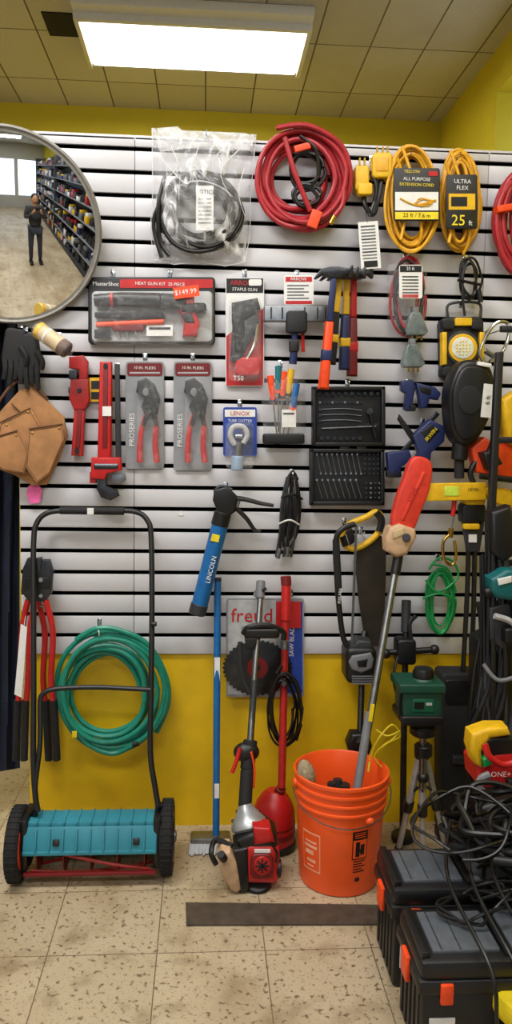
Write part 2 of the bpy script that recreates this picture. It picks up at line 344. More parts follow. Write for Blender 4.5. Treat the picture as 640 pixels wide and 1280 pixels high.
for pts in ([(200,196),(232,230),(240,216)],[(300,186),(276,214),(288,246)],[(250,178),(244,206),(262,226)],[(214,184),(222,206),(206,226)],[(306,210),(298,240),(306,270)],[(286,180),(266,200),(270,214)]):
    b.tp([(x,y,.10) for x,y in pts],[.0022,.0006],BGS,6,5)
b.hook(258,166,.05); b.done()
b=B('red_air_hose_coil'); b.coil(377,225,60,64,10,.0088,.02,RH,30,.07,9,0,4)
b.tp([(345,160,.09),(385,157,.10),(425,180,.09),(438,215,.08),(434,245,.07),(418,262,.06)],.0088,RH,9)
b.coil(381,212,22,24,3,.006,.05,KB,6,.02); b.coil(384,244,18,15,3,.006,.05,KB,5,.02); b.tp([(356,172,.10),(368,215,.10),(388,264,.09)],.0088,RH,9); b.tp([(375,170,.1),(395,188,.1),(398,220,.09)],.006,KB)
b.cyl(W(418,262,.06),W(420,256,.06),.011,BR); b.tp([(430,238,.09),(428,256,.09),(418,270,.09)],.0085,RH); b.cyl(W(418,270,.09),W(413,280,.09),.008,BR); b.poly(rot(rc(387,262,400,284),393,273,20),.11,.012,OR); b.poly(rot(rc(368,180,388,188),376,183,-15),.105,.012,OR); b.hook(378,166,.08); b.done()
b=B('yellow_power_cord_adapter')
b.poly(rr(444,206,462,238,4),.07,.04,YE,.006); b.poly(rr(466,190,491,222,5),.075,.045,YE,.006); b.poly(rr(448,228,466,243,3),.085,.03,YE,.004)
b.poly(rr(470,196,486,214,2),.077,.01,YC,.002)
b.tp([(455,238,.05),(456,256,.06),(466,268,.06),(472,250,.06),(477,222,.05)],.009,KB,8)
b.tp([(462,215,.05),(470,228,.06),(470,245,.06),(462,270,.06)],.007,KB,8)
for x in (449,455): b.poly(rc(x,197,x+2,206),.06,.012,BR,0)
for x in (471,478,484): b.poly(rc(x,183,x+2,191),.06,.012,BR,0)
b.hook(468,196,.05); b.done()
b=B('cord_instruction_tag'); b.poly(rot(rc(449,277,474,336),460,300,-4),.06,.001,WH,0); b.tp([(457,262,.05),(459,278,.06)],.0015,K,5,0)
for i in range(11): b.poly(rot(rc(452,282+i*4,470,283.6+i*4),460,300,-4),.0612,.0005,DG if i%4==0 else MG,0)
b.poly(rot(rc(453,326,470,334),460,300,-4),.0612,.0005,K,0); b.done()
for cx,cy,rx,ry,lb in ((515,248,36,68,0),(575,252,27,64,1)):
    b=B('yellow_extension_cord_coil'); b.coil(cx,cy,rx,ry,12,.0055,.02,YC,17,.07,8,0,3)
    b.tp([(cx-12,cy-64,.09),(cx+2,cy-20,.10),(cx+12,cy+40,.09),(cx+4,cy+66,.06)],.0055,YC)
    b.tp([(cx-18,cy-50,.095),(cx-6,cy,.09),(cx-14,cy+52,.095)],.0055,YC)
    if lb==0:
        b.poly(rr(492,210,550,276,3),.112,.004,K); b.poly(rc(494,240,548,263),.1135,.002,WH,0); b.poly(rc(494,265,548,274),.1135,.002,YL,0); b.text('ALL PURPOSE',521,224,4,.113,WH); b.text('EXTENSION CORD',521,231,3.6,.113,YL); b.text('25 ft / 7.6 m',521,269.5,5,.114,K); b.tp([(500,248,.115),(520,256,.115),(545,250,.115)],.003,YC,6); b.text('YELLOW',515,214.5,3.6,.113,YL)
        b.poly(rc(536,214,547,220),.1135,.002,RED,0); b.coil(530,252,12,6,2,.0018,.115,YC,3,.002,5)
    else:
        b.poly(rr(558,218,597,286,3),.112,.004,K); b.text('ULTRA',578,227,5,.113,WH); b.text('FLEX',578,235,5,.113,WH); b.text('25',573,276,13,.113,YL); b.text('ft',588,279,6,.113,WH); b.poly(rc(561,242,594,262),.1135,.002,YE,0); b.poly(rc(564,246,584,258),.114,.001,KM,0)
    b.hook(cx,cy-58,.09); b.done()
b=B('red_air_hose_coil'); b.coil(662,278,50,74,9,.0088,.02,RH,30,.06,9); b.poly(rot(rc(622,254,652,262),640,258,-10),.1,.04,OR); b.hook(660,215,.08); b.done()
# ---------------- second row ----------------
b=B('boxed_caulking_tool_kit'); b.poly(rr(110,346,269,430,5),.03,.03,K,.004); b.poly(rr(150,349,266,360,2),.032,.003,RED,0); b.text('MasterShot',132,355,5,.033,WH); b.text('HEAT GUN KIT  25 PIECE',200,355,4,.034,WH)
b.poly(rr(115,364,265,427,5),.036,.006,LG,.004)
b.tp([(118,376,.06),(150,374,.06),(200,376,.06)],[.020,.026],K,14,3); b.cyl(W(138,375,.06),W(142,375,.06),.0245,RED); b.cyl(W(200,376,.06),W(232,378,.06),.026,DG); b.cyl(W(232,378,.06),W(243,378,.06),.021,RED); b.poly([(220,380),(240,380),(250,404),(246,420),(228,420),(230,402)],.07,.035,RED,.008); b.poly([(226,392),(240,392),(244,404),(232,404)],.072,.02,K,.004); b.poly(rr(226,378,258,390,4),.08,.05,K,.008)
b.poly(rr(118,390,205,397,2),.06,.02,K); b.cyl(W(120,406,.05),W(205,402,.05),.009,OR); b.poly(rr(140,400,180,414,4),.055,.02,DR,.004); b.poly(rc(183,406,216,420),.05,.002,WH,0); b.poly(rc(186,409,213,412),.051,.001,DG,0); b.poly(rc(118,412,138,423),.05,.002,K,0)
for i in range(5): b.tp([(125+i*11,414,.045),(128+i*11,423,.045)],.003,CH,8,0)
b.poly(rot(rc(217,358,249,372),232,365,-8),.1,.001,OR,0); b.text('$149.99',232,365,6,.101,WH,-8)
b.poly(rr(113,363,267,429,6),.095,.058,CL,.012); b.hook(212,342,.03); b.hook(140,342,.03); b.done()
b=B('blister_pack_staple_gun'); b.poly(rr(282,347,330,483,4),.012,.002,WH,0); b.poly(rc(283,348,329,366),.013,.001,K,0); b.text('ARROW',303,354,6,.0135,RED); b.text('STAPLE GUN',306,362,4,.0135,WH); b.poly([(283,470),(283,420),(329,385),(329,482),(283,482)],.0135,.001,RED,0)
b.poly([(290,378),(322,372),(326,386),(310,398),(306,400),(304,440),(294,440),(290,400)],.05,.035,K,.006); b.poly([(291,402),(322,392),(324,404),(300,452),(288,452)],.045,.02,DG,.005); b.poly(rr(294,446,326,470,6),.045,.03,RED,.008); b.tp([(322,400,.04),(318,430,.04),(308,450,.04)],.005,CH)
b.poly(rr(286,370,327,476,7),.06,.046,CL,.01); b.text('T50',298,473,6,.062,WH); b.poly(rr(311,349,327,357,2),.015,.001,WH,0); b.hook(306,343,.02); b.done()
b=B('hammer_tacker_pack'); b.poly(rr(355,344,392,381,3),.06,.003,WH,0); b.poly(rc(357,346,390,352),.061,.001,RED,0); b.text('ARROW',373,349,4,.062,WH)
for i in range(5): b.poly(rc(359,356+i*4,386-(i%2)*6,357.5+i*4),.0612,.0005,MG,0)
b.poly(rc(357,376,390,380),.061,.001,RED,0)
b.poly(rr(330,381,414,402,2),.07,.02,ST,.004)
for x in (338,352,380,396,406): b.poly(rc(x,384,x+2,399),.0715,.003,DS,0)
b.poly(rr(358,388,384,416,4),.08,.03,K,.005); b.tp([(368,410,.06),(368,432,.06),(366,455,.06)],[.011,.014],BD,10); b.tp([(378,408,.05),(379,440,.05)],.006,RED,8,0); b.poly(rr(362,424,374,440,3),.075,.03,K,.004); b.hook(373,342,.05); b.done()
hd=[((443,347),(441,470),RED,DR,.05,0),((434,347),(431,462),YE,BD,.09,-2),((425,347),(414,455),YE,KM,.13,3),((418,345),(405,486),BD,OR,.17,0)]
for (a,c_,m1,m2,d,o) in hd:
    b=B('claw_hammer'); ax_,ay=a; bx,by=c_
    b.limb(a,((ax_*.6+bx*.4),(ay*.6+by*.4)),7,8,d,.018,m1,.004); b.limb(((ax_*.6+bx*.4),(ay*.6+by*.4)),c_,10,13,d+.004,.028,m2,.009)
    b.limb(((ax_*.35+bx*.65),(ay*.35+by*.65)),((ax_*.25+bx*.75),(ay*.25+by*.75)),13,13,d+.006,.031,m1,.006)
    y=ay-9
    b.poly([(ax_-5,y-3),(ax_+6,y-3),(ax_+18,y-1),(ax_+22,y-5),(ax_+24,y-5),(ax_+24,y+9),(ax_+22,y+9),(ax_+17,y+5),(ax_+6,y+11),(ax_-5,y+11),(ax_-14,y+7),(ax_-22,y+12),(ax_-25,y+11),(ax_-17,y)],d+.004,.026,DS,.004)
    p=W(ax_,ay,0); b.tube([(p.x-.016,.004,p.z-.012),(p.x-.016,-d-.01,p.z-.012)],.003,CH,6); b.tube([(p.x+.016,.004,p.z-.012),(p.x+.016,-d-.01,p.z-.012)],.003,CH,6); b.done()
b=B('jumper_cable_pack'); b.coil(509,368,24,52,4,.005,.03,RH,12,.03,7); b.coil(510,372,20,46,3,.005,.04,KB,8,.02,7)
b.poly(rr(499,331,528,373,3),.085,.003,WH,0); b.poly(rc(500,332,527,340),.086,.001,K,0); b.text('25 ft',513,336,4,.087,WH)
for i in range(6): b.poly(rc(503,345+i*4,523,346.5+i*4),.0862,.0005,DG,0)
b.poly(rc(503,368,523,372),.0862,.0005,RED,0)
b.sheet([(484,330),(534,326),(533,424),(484,418)],14,20,lambda u,v:.02+.08*mt.sin(mt.pi*u)**.5*mt.sin(mt.pi*(v*.98+.01))**.4+.003*mt.sin(u*30+v*22),CL); b.hook(512,318,.06); b.done()
b=B('clear_cord_connector')
for cx,cy in ((521,408),(517,448)):
    b.poly([(cx-7,cy-18),(cx+5,cy-18),(cx+15,cy+6),(cx+10,cy+11),(cx-12,cy+11),(cx-14,cy+5)],.07,.035,M('smoke_plastic','#66706f',.15,var=.3),.006); b.poly(rc(cx-5,cy-25,cx+3,cy-16),.065,.02,MG,.004)
    for i in (-6,0,6): b.poly(rc(cx+i-1,cy+10,cx+i+1,cy+17),.06,.01,BR,0)
b.tp([(519,385,.05),(521,392,.05)],.005,KB,6,0); b.tp([(523,419,.05),(516,424,.05)],.005,KB,6,0); b.hook(519,388,.05); b.done()
b=B('black_power_cord'); b.coil(587,350,13,26,4,.0045,.03,KB,6,.03,6); b.tp([(580,330,.05),(578,365,.05),(581,395,.05)],.0045,KB); b.tp([(572,350,.06),(600,356,.06)],.005,KB,6,0); b.cyl(W(598,362,.05),W(601,378,.05),.009,K); b.hook(587,322,.05); b.done()
b=B('square_work_light'); b.poly(rot(rr(552,396,606,474,8),579,435,-2),.05,.045,K,.008)
for x,y in ((554,399),(590,399),(554,458),(590,458)): b.poly(rr(x,y,x+15,y+13,4),.07,.06,KM,.006)
b.poly([(570,397),(590,397),(592,407),(568,407)],.066,.03,YE,.004); b.poly([(568,463),(592,463),(590,473),(570,473)],.066,.03,YE,.004); b.poly([(553,415),(559,415),(559,456),(553,456)],.066,.03,YE,.004); b.poly([(600,415),(606,415),(606,456),(600,456)],.066,.03,YE,.004)
b.poly(circ(579,435,21,22),.058,.02,DG,.003); b.poly(circ(579,435,18,18),.062,.01,YE,.002); b.poly(circ(579,435,14,14),.0645,.01,M('led_lens','#d8d8cc',.2),.003)
for i in range(5):
    for j in range(5):
        if (i-2)**2+(j-2)**2<6: b.ell(W(571+i*4,427+j*4,.065),(.003,.002,.003),YL,None,8,5)
b.tp([(560,397,.03),(562,380,.03),(598,379,.03),(600,397,.03)],.005,DG); b.hook(580,381,.03); b.done()
# ---------------- third row ----------------
b=B('pipe_wrench')
b.limb((100,498),(96,570),13,15,.04,.022,RD,.005); b.limb((100,505),(97,560),5,6,.043,.028,DR,.002); b.poly([(88,474),(110,474),(112,500),(106,512),(92,512),(86,498)],.045,.03,RD,.004); b.poly([(86,446),(104,444),(110,452),(109,476),(98,476),(99,462),(86,460)],.04,.022,RD,.004); b.cyl(W(86,488,.03),W(112,488,.03),.012,DS); b.poly(rc(86,463,96,474),.04,.02,DS)
b.cyl(W(99,488,.05),W(99,488,.03),.008,DS); b.poly(circ(96,564,3,4),.0435,.003,K,0); b.hook(98,480,.03); b.done()
b=B('pipe_wrench')
b.limb((132,452),(130,575),15,17,.06,.028,RED,.006); b.limb((132,462),(131,560),6,6,.063,.034,DR,.002)
b.poly([(114,572),(150,572),(152,588),(134,592),(130,600),(113,598)],.07,.04,RED,.005); b.cyl(W(118,583,.06),W(148,583,.06),.014,DS)
b.poly([(122,596),(132,594),(133,608),(146,613),(149,620),(138,626),(126,622),(121,612)],.06,.026,DS,.004); b.poly(rc(112,590,120,604),.06,.03,RD)
b.poly(rc(128,508,139,520),.066,.002,WH,0); b.poly(circ(132,458,3,4),.0635,.003,K,0); b.hook(132,458,.05); b.done()
b=B('adjustable_wrench'); b.limb((146,455),(148,588),6,7,.04,.015,DG,.004); b.poly([(140,592),(156,592),(157,600),(150,606),(140,604)],.04,.018,ST); b.poly(rc(112,472,130,502),.02,.002,YE,0); b.poly(rc(114,476,128,486),.0215,.001,K,0); b.poly(rc(114,490,128,499),.0215,.001,K,0); b.hook(146,460,.03); b.done()
for x0,y0,x1,y1 in ((157,452,205,586),(217,452,265,588)):
    b=B('blister_pack_locking_pliers'); b.poly(rr(x0,y0,x1,y1,4),.01,.002,GG,0); b.poly(rr(x0+2,y0+2,x1-2,y0+18,3),.0115,.001,DR,0); b.text('10 IN. PLIERS',(x0+x1)/2,y0+8,3.6,.012,WH); b.poly(rc(x0+5,y0+13,x1-5,y0+15),.012,.001,LG,0)
    b.text('PROSERIES',x0+8,(y0+y1)/2+18,6.5,.0125,WH,-90)
    cx=x0+27
    b.poly([(cx-12,y0+24),(cx-2,y0+20),(cx+9,y0+28),(cx+16,y0+46),(cx+13,y0+66),(cx-2,y0+68),(cx-8,y0+56),(cx-3,y0+46),(cx-14,y0+38)],.04,.025,K,.006); b.poly(circ(cx-2,y0+38,4,5),.042,.006,MG,.001); b.cyl(W(cx+3,y0+56,.045),W(cx+3,y0+56,.01),.009,DS)
    b.tp([(cx+1,y0+62,.03),(cx-6,y0+80,.03),(cx-9,y0+104,.03),(cx-9,y0+126,.03)],[.008,.011],RED,10)
    b.tp([(cx+8,y0+62,.03),(cx+11,y0+80,.03),(cx+10,y0+104,.03),(cx+12,y0+126,.03)],[.008,.011],RED,10)
    b.tp([(cx+1,y0+62,.034),(cx-5,y0+80,.034)],.008,K,8,0); b.tp([(cx+8,y0+62,.034),(cx+11,y0+80,.034)],.008,K,8,0)
    b.poly(rr(x0+14,y0+18,x1-2,y1-2,8),.055,.044,CL,.012); b.hook((x0+x1)/2,y0-4,.02); b.done()
b=B('carded_tube_cutter'); b.poly(rr(279,509,321,570,3),.012,.002,BC,0); b.poly(rc(281,512,319,521),.0135,.001,WH,0); b.text('LENOX',300,517,5.5,.014,RED); b.text('TUBE CUTTER',300,526,3.5,.0135,WH)
b.tp([(294,556,.04),(288,545,.04),(292,534,.04),(304,534,.04),(309,544,.04),(304,554,.04)],.010,LG,10); b.cyl(W(298,552,.04),W(297,572,.04),.012,ST); b.cyl(W(297,570,.04),W(296,588,.04),.021,M('light_blue','#8fa6bf',.4)); b.cyl(W(294,545,.045),W(303,545,.045),.008,CH); b.poly(rr(282,528,318,586,6),.065,.053,CL,.01); b.hook(300,506,.02); b.done()
b=B('bagged_screwdriver_set'); 
for x,c1,c2,yt,an in ((338,OR,BD,470,-6),(348,M('teal_handle','#0f6b74',.4),OR,458,0),(355,OR,K,465,4),(364,YE,K,462,7),(371,BL,OR,480,9)):
    p0=Vector((x,yt)); dv=Vector((math.sin(rad(-an)),math.cos(rad(an)))); q1=p0+dv*34; q2=q1+dv*48
    b.tp([(p0.x,p0.y,.05),(p0.x*.5+q1.x*.5,p0.y*.5+q1.y*.5,.055),(q1.x,q1.y,.05)],[.012,.010],c1,10,2); b.cyl(W(q1.x-dv.x*8,q1.y-dv.y*8,.05),W(q1.x,q1.y,.05),.0115,c2); b.cyl(W(q1.x,q1.y,.05),W(q2.x,min(q2.y,548),.04),.0028,CH)
b.poly(rr(329,542,381,555,3),.06,.04,K,.005); b.poly(rc(352,512,370,534),.06,.001,WH,0); b.poly(rc(354,516,368,518),.061,.001,K,0)
b.sheet([(324,460),(381,456),(383,552),(330,556)],16,24,lambda u,v:.01+.07*mt.sin(mt.pi*u)**.5*mt.sin(mt.pi*(v*.98+.01))**.4+.004*mt.sin(u*25+v*30),BG); b.hook(352,456,.05); b.done()
# socket case
b=B('open_socket_set_case')
def shell(x0,y0,x1,y1):
    b.poly(rr(x0,y0,x1,y1,5),.022,.022,K,.003)
    for q in (rc(x0,y0,x1,y0+5),rc(x0,y1-5,x1,y1),rc(x0,y0,x0+5,y1),rc(x1-5,y0,x1,y1)): b.poly(q,.05,.04,K,.004)
shell(391,483,482,558); shell(388,561,481,632)
for i in range(10): b.cyl(W(400+i*8,492,.018),W(400+i*8,492,.036),.006+.001*(i%3),DS,12); b.cyl(W(400+i*8,492,.0365),W(400+i*8,492,.0366),.004,K,10)
for i in range(11): b.cyl(W(400+i*5.2,503,.018),W(400+i*5.2,503,.034),.0045,ST if i%3==0 else DS,12)
for yy in (512,519,526): b.tp([(400,yy,.032),(430,yy-1,.032),(452,yy+1,.032)],.0028,DS,8); b.cyl(W(400,yy,.02),W(400,yy,.036),.006,DS)
b.tp([(402,536,.035),(470,533,.035)],.005,DS,8,0); b.cyl(W(462,514,.02),W(462,514,.04),.013,DS); b.tp([(462,514,.035),(470,548,.035)],.006,K,8,0)
for i in range(7): b.cyl(W(402+i*8,548,.018),W(402+i*8,548,.036),.0068,DS,12); b.cyl(W(402+i*8,548,.0365),W(402+i*8,548,.0366),.004,K,10)
for i in range(8):
    for j in range(2): b.poly(rc(397+i*10,496.5+j*33,404+i*10,498+j*33),.0235,.002,DG,0)
for i in range(9):
    x=396+i*6.3; b.tp([(x,568,.03),(x+5,592,.03)],.0022,ST,6,0); b.cyl(W(x,568,.02),W(x,568,.033),.0045,ST,10); b.cyl(W(x+5,592,.02),W(x+5,592,.033),.004,ST,10)
for i in range(8):
    x=396+i*7; b.tp([(x,600,.03),(x+7,623,.03)],.002,ST,6,0); b.cyl(W(x,600,.02),W(x,600,.033),.0045,ST,10)
for i in range(20): b.cyl(W(456+(i%4)*5.5,568+(i//4)*6,.018),W(456+(i%4)*5.5,568+(i//4)*6,.032),.0035,DS,8)
for i in range(16): b.cyl(W(458+(i%4)*5.5,604+(i//4)*6,.018),W(458+(i%4)*5.5,604+(i//4)*6,.032),.0035,ST if i%2 else DS,8)
b.poly(rc(425,556,437,564),.045,.03,K); b.poly(rc(446,556,458,564),.045,.03,K); b.hook(436,480,.03); b.done()
# clamps
b=B('trigger_bar_clamp'); b.limb((505,480),(550,492),5,5,.06,.008,DS); b.poly([(502,476),(516,474),(520,484),(514,514),(506,512),(508,492),(502,488)],.07,.03,BD,.005); b.poly([(520,478),(545,484),(552,492),(548,500),(538,498),(534,510),(526,510),(524,494)],.075,.035,BD,.006); b.poly(rr(508,506,520,514,2),.07,.03,K); b.poly([(524,482),(540,486),(538,494),(526,490)],.078,.01,K,.003); b.hook(515,480,.05); b.done()
b=B('trigger_bar_clamp'); b.limb((548,516),(488,582),6,6,.08,.008,DS); b.poly([(516,545),(538,524),(558,534),(556,552),(540,566),(536,590),(520,600),(514,590),(524,566)],.1,.04,BD,.008); b.poly([(484,566),(512,562),(516,574),(502,584),(500,594),(486,594)],.095,.035,BD,.006); b.poly([(500,518),(520,545),(516,552),(498,524)],.09,.02,K,.004); b.poly(rr(484,588,502,597,2),.095,.03,K); b.poly([(526,540),(540,530),(550,538),(536,554)],.103,.01,K,.003); b.text('IRWIN',539,543,5,.105,YL,-50); b.hook(535,530,.07); b.done()
# self retracting lifeline
b=B('self_retracting_lifeline')
pts=[(578,452),(600,450),(614,458),(620,480),(618,510),(606,538),(592,556),(576,556),(566,540),(562,510),(564,480)]
ps=sm([(x,y,0) for x,y in pts],4,True); b.poly([(p.x,p.y) for p in ps],.19,.09,K,.02); b.poly([(p.x*.86+592*.14,p.y*.86+502*.14) for p in ps],.20,.03,K,.01)
b.poly(circ(588,500,15,18),.204,.01,KM,.003)
b.poly(rot(rc(603,480,616,522),610,500,6),.207,.002,WH,0); b.text('6 ft',610,500,6,.208,K,-84); b.poly(rot(rr(597,453,615,458,2),606,455,10),.202,.01,WH)
b.tp([(604,452,.15),(600,440,.15),(608,420,.15),(620,404,.15),(634,404,.15),(636,418,.15),(628,440,.15),(612,452,.15)],.006,CH,10); b.cyl(W(606,438,.15),W(618,446,.15),.009,ST)
b.cyl(W(576,552,.15),W(574,575,.15),.028,K); b.cyl(W(574,575,.15),W(574,598,.15),.017,KM); b.tp([(574,598,.15),(568,640,.15),(564,668,.15)],.003,ST,6)
b.cyl(W(568,625,.15),W(566,645,.15),.008,RED); b.tp([(562,668,.15),(554,678,.15),(555,698,.15),(564,706,.15),(570,696,.15),(568,676,.15)],.0055,BR,8); b.cyl(W(564,660,.15),W(563,672,.15),.009,BR); b.hook(628,412,.15); b.done()
# ---------------- row four ----------------
b=B('grease_gun'); b.cyl(W(276,652,.07),W(248,762,.07),.029,BL); b.cyl(W(279,640,.07),W(274,658,.07),.031,K); b.cyl(W(250,754,.07),W(246,768,.07),.031,DG); b.text('LINCOLN',264,712,6,.1,WH,-76); b.poly(rot(rc(264,668,274,677),269,673,14),.101,.002,YL,0)
b.poly([(268,612),(284,608),(298,622),(294,640),(284,648),(272,640),(266,626)],.09,.045,K,.008); b.tp([(284,622,.08),(305,624,.08),(325,629,.08),(342,632,.08)],[.010,.006],K); b.tp([(292,632,.07),(308,648,.07),(318,662,.07),(326,664,.07)],[.009,.006],K); b.tp([(300,622,.08),(296,634,.08)],.006,ST); b.tp([(268,616,.07),(275,608,.07),(290,612,.07)],.006,DS); b.hook(283,612,.07); b.done()
b=B('cable_bundle_with_clamps')
for i in range(10):
    b.tp([(359+i*1.2,596,.02+.008*(i%3)),(352+i*2.6,630,.025+.012*(i%4)),(350+i*2.4,665,.03+.008*(i%3)),(345+i*1.6+(i%3)*3,696-(i%4)*6,.03)],.0045,KB if i%4 else DG,7,4)
b.tp([(348,655,.05),(362,650,.075),(374,656,.05)],.003,WH,6); b.tp([(352,622,.05),(366,618,.075),(378,624,.05)],.004,K,6); b.cyl(W(350,686,.06),W(347,698,.06),.008,ST); b.cyl(W(360,684,.06),W(359,696,.06),.007,ST); b.tp([(360,598,.03),(366,590,.03),(372,600,.03)],.006,KB); b.hook(366,594,.03); b.done()
b=B('small_wall_sticker'); b.poly([(221,642),(227,638),(230,644),(225,645)],.002,.001,WH,0); b.done()
b=B('carded_saw_blade'); b.poly(rr(283,748,380,871,3),.012,.003,GG,0); b.poly(rr(285,750,345,868,2),.0135,.001,LG,0); b.poly(rc(352,752,378,866),.0135,.001,BC,0); b.text('freud',315,770,19,.0145,RED); b.text('10 in x 40T',316,785,5,.0145,K)
tp=[]
for i in range(80):
    a=2*math.pi*i/80; r=41 if i%2 else 44; tp.append((322+r*math.cos(a),835+r*.8*math.sin(a)))
b.poly(tp,.02,.004,DS,.0005); b.poly(circ(322,835,13),.022,.003,DR,0); b.poly(circ(322,835,4),.0225,.001,K,0); b.text('SAW BLADE',365,800,6,.0145,WH,-90); b.poly(rc(345,752,376,785),.02,.002,RED,0); b.hook(320,745,.015); b.hook(364,745,.015); b.done()
b=B('hand_saw'); b.poly([(442,684),(470,668),(483,672),(482,735),(479,808),(457,808),(448,748)],.05,.0025,BLD,0)
b.tp([(428,668,.06),(436,656,.06),(458,646,.06),(470,640,.06),(477,648,.06),(474,664,.06),(460,678,.06),(442,686,.06),(430,680,.06)],.011,YE,10,5,True); b.tp([(470,640,.067),(477,650,.067),(474,664,.067)],.013,K,10); b.tp([(428,670,.067),(432,682,.067)],.0125,K,10,0); b.poly([(432,664),(440,660),(446,676),(438,682)],.07,.02,K,.004); b.hook(455,668,.06)
b.done()
b=B('bow_saw'); b.tp([(444,655,.1),(430,660,.1),(420,675,.1),(421,720,.1),(425,770,.1),(430,800,.1),(438,812,.1)],.010,K,10); b.tp([(420,675,.1),(423,735,.1)],.013,KM,10,0); b.poly([(438,812),(441,814),(447,657),(444,654)],.1,.0015,ST,0); b.text('FISKARS',425,745,4,.112,WH,-86); b.hook(436,658,.09); b.done()
# pole saw
b=B('pole_saw'); SR=M('scabbard_red','#d63c2c',.42)
P=sm([(512,580,0),(520,571,0),(534,573,0),(541,584,0),(538,610,0),(527,640,0),(516,664,0),(498,664,0),(490,655,0),(496,625,0),(505,600,0)],4,True)
b.poly([(p.x,p.y) for p in P],.18,.035,SR,.008); b.text('STIHL',516,618,6,.186,M('moulded_red','#9c2418',.5),-66)
b.limb((531,590),(503,650),4,4,.184,.01,SR)
b.poly([(488,660),(500,655),(520,662),(522,672),(510,694),(496,698),(484,690),(483,672)],.20,.07,TB,.015); b.cyl(W(508,672,.21),W(508,672,.13),.014,DG); b.poly([(490,664),(504,660),(506,668),(492,674)],.204,.01,CR,.003)
b.tube([W(498,690,.16),W(446,992,.39)],.0125,ST,14); b.cyl(W(499,688,.163),W(494,718,.183),.017,K); b.cyl(W(462,890,.315),W(446,990,.39),.0145,MG); b.poly(rot(rc(462,880,467,902),464,890,9),.35,.002,YL,0)
c_=W(440,1040,.36); b.tube([W(446,992,.39),Vector((c_.x-.02,-.36,.08))],.0145,DG,12)
b.done()
b=B('yellow_spirit_level'); b.poly(rot(rr(520,604,608,626,2),564,615,-1),.17,.02,YE,.003); b.poly(rc(556,608,574,620),.172,.01,M('vial','#c8e050',.1),.002); b.text('LEVEL',592,612,4,.171,K); b.hook(545,606,.15); b.done()
b=B('green_cord_coil'); b.coil(549,752,19,42,6,.0045,.03,GC,10,.04,7); b.tp([(536,712,.06),(548,698,.06),(566,702,.06),(572,722,.06),(548,740,.08),(532,725,.07)],.0045,GC); b.tp([(540,705,.07),(560,712,.07),(570,740,.06)],.0045,GC); b.tp([(528,748,.08),(550,742,.09),(570,750,.08)],.0045,GC); b.hook(552,702,.05); b.done()
# ---------------- floor items ----------------
b=B('green_garden_hose_coil'); b.coil(137,866,73,78,9,.0092,.02,GH,34,.09,10,0,4); b.tp([(95,800,.10),(120,786,.11),(150,788,.11),(185,806,.10),(207,845,.09),(210,880,.08),(196,915,.07)],.0092,GH,10)
b.tp([(92,905,.09),(110,930,.1),(140,942,.1),(165,932,.1)],.0092,GH,10)
b.tp([(116,790,.05),(120,782,.09),(124,792,.12),(122,800,.05)],.002,WH,6); b.poly(rc(90,914,96,922),.12,.002,YL,0); b.cyl(W(166,931,.1),W(174,928,.1),.0115,K); b.hook(120,788,.09); b.done()
# reel mower
def DH(py): return .05+(py-640)/(1010-640)*.27
b=B('push_reel_mower'); fl=H(23,1097); fr=H(209,1087)
for f,sg in ((fl,1),(fr,-1)):
    c0=Vector((f.x,f.y,.118)); b.lathe([(.05,-.016),(.085,-.018),(.10,-.022),(.112,-.02),(.118,-.012),(.118,.012),(.112,.02),(.10,.022),(.085,.018),(.05,.016)],c0,(1,0,0),RU,40)
    for i in range(36):
        a=2*math.pi*i/36; b.box(c0+Vector((0,math.cos(a)*.117,math.sin(a)*.117)),(.036,.006,.005),RU,Matrix.Rotation(a,3,'X'),.001)
    b.cyl(c0-Vector((.02,0,0)),c0+Vector((.02,0,0)),.088,OR,32); b.cyl(c0-Vector((.024,0,0)),c0+Vector((.024,0,0)),.07,K,28); b.cyl(c0-Vector((.03,0,0)),c0+Vector((.03,0,0)),.02,ST)
xa,xb=fl.x+.03,fr.x-.03; cy=(fl.y+fr.y)/2
b.bb((xa,cy-.055,.180),(xb,cy+.035,.207),TE,.010); b.box(((xa+xb)/2,cy-.070,.158),(xb-xa,.012,.078),TE,Matrix.Rotation(rad(-22),3,'X'),.004)
b.box(((xa+xb)/2,cy-.086,.122),(xb-xa,.016,.014),TE,None,.004)
for i in range(9):
    x=xa+.04+(xb-xa-.08)*i/8; b.bb((x-.003,cy-.062,.2),(x+.003,cy+.03,.211),TE,.002); b.box((x,cy-.080,.160),(.006,.008,.068),TE,Matrix.Rotation(rad(-22),3,'X'),.002)
for i in (1,4):
    x=xa+(xb-xa)*i/5; b.box((x+.02,cy-.084,.155),(.02,.008,.02),K,Matrix.Rotation(rad(-22),3,'X'),.002)
for x in (xa,xb): b.bb((x-.012,cy-.07,.05),(x+.012,cy+.06,.22),K,.01)
for k_ in range(5):
    pts=[]
    for i in range(13):
        a=2*math.pi*k_/5+i/12*1.3; pts.append(Vector((xa+.02+(xb-xa-.04)*i/12,cy-.01+math.cos(a)*.07,.095+math.sin(a)*.07)))
    b.tube(pts,.0055,RD,6)
for i in range(5):
    x=xa+.04+(xb-xa-.08)*i/4; b.cyl((x-.002,cy-.01,.095),(x+.002,cy-.01,.095),.066,DR,20)
b.cyl((xa,cy-.01,.095),(xb,cy-.01,.095),.01,DS); b.bb((xa,cy-.085,.04),(xb,cy-.07,.052),DR,.003); b.cyl((xa,cy+.11,.03),(xb,cy+.11,.03),.027,DS)
b.bb((xa-.006,cy+.0,.03),(xa+.006,cy+.11,.06),K,.002); b.bb((xb-.006,cy+.0,.03),(xb+.006,cy+.11,.06),K,.002)
hp=[(46,1012),(42,960),(42,860),(42,760),(42,680),(46,654),(60,641),(90,638),(140,638),(170,640),(184,650),(189,672),(190,760),(189,860),(188,940),(194,985),(198,1008)]
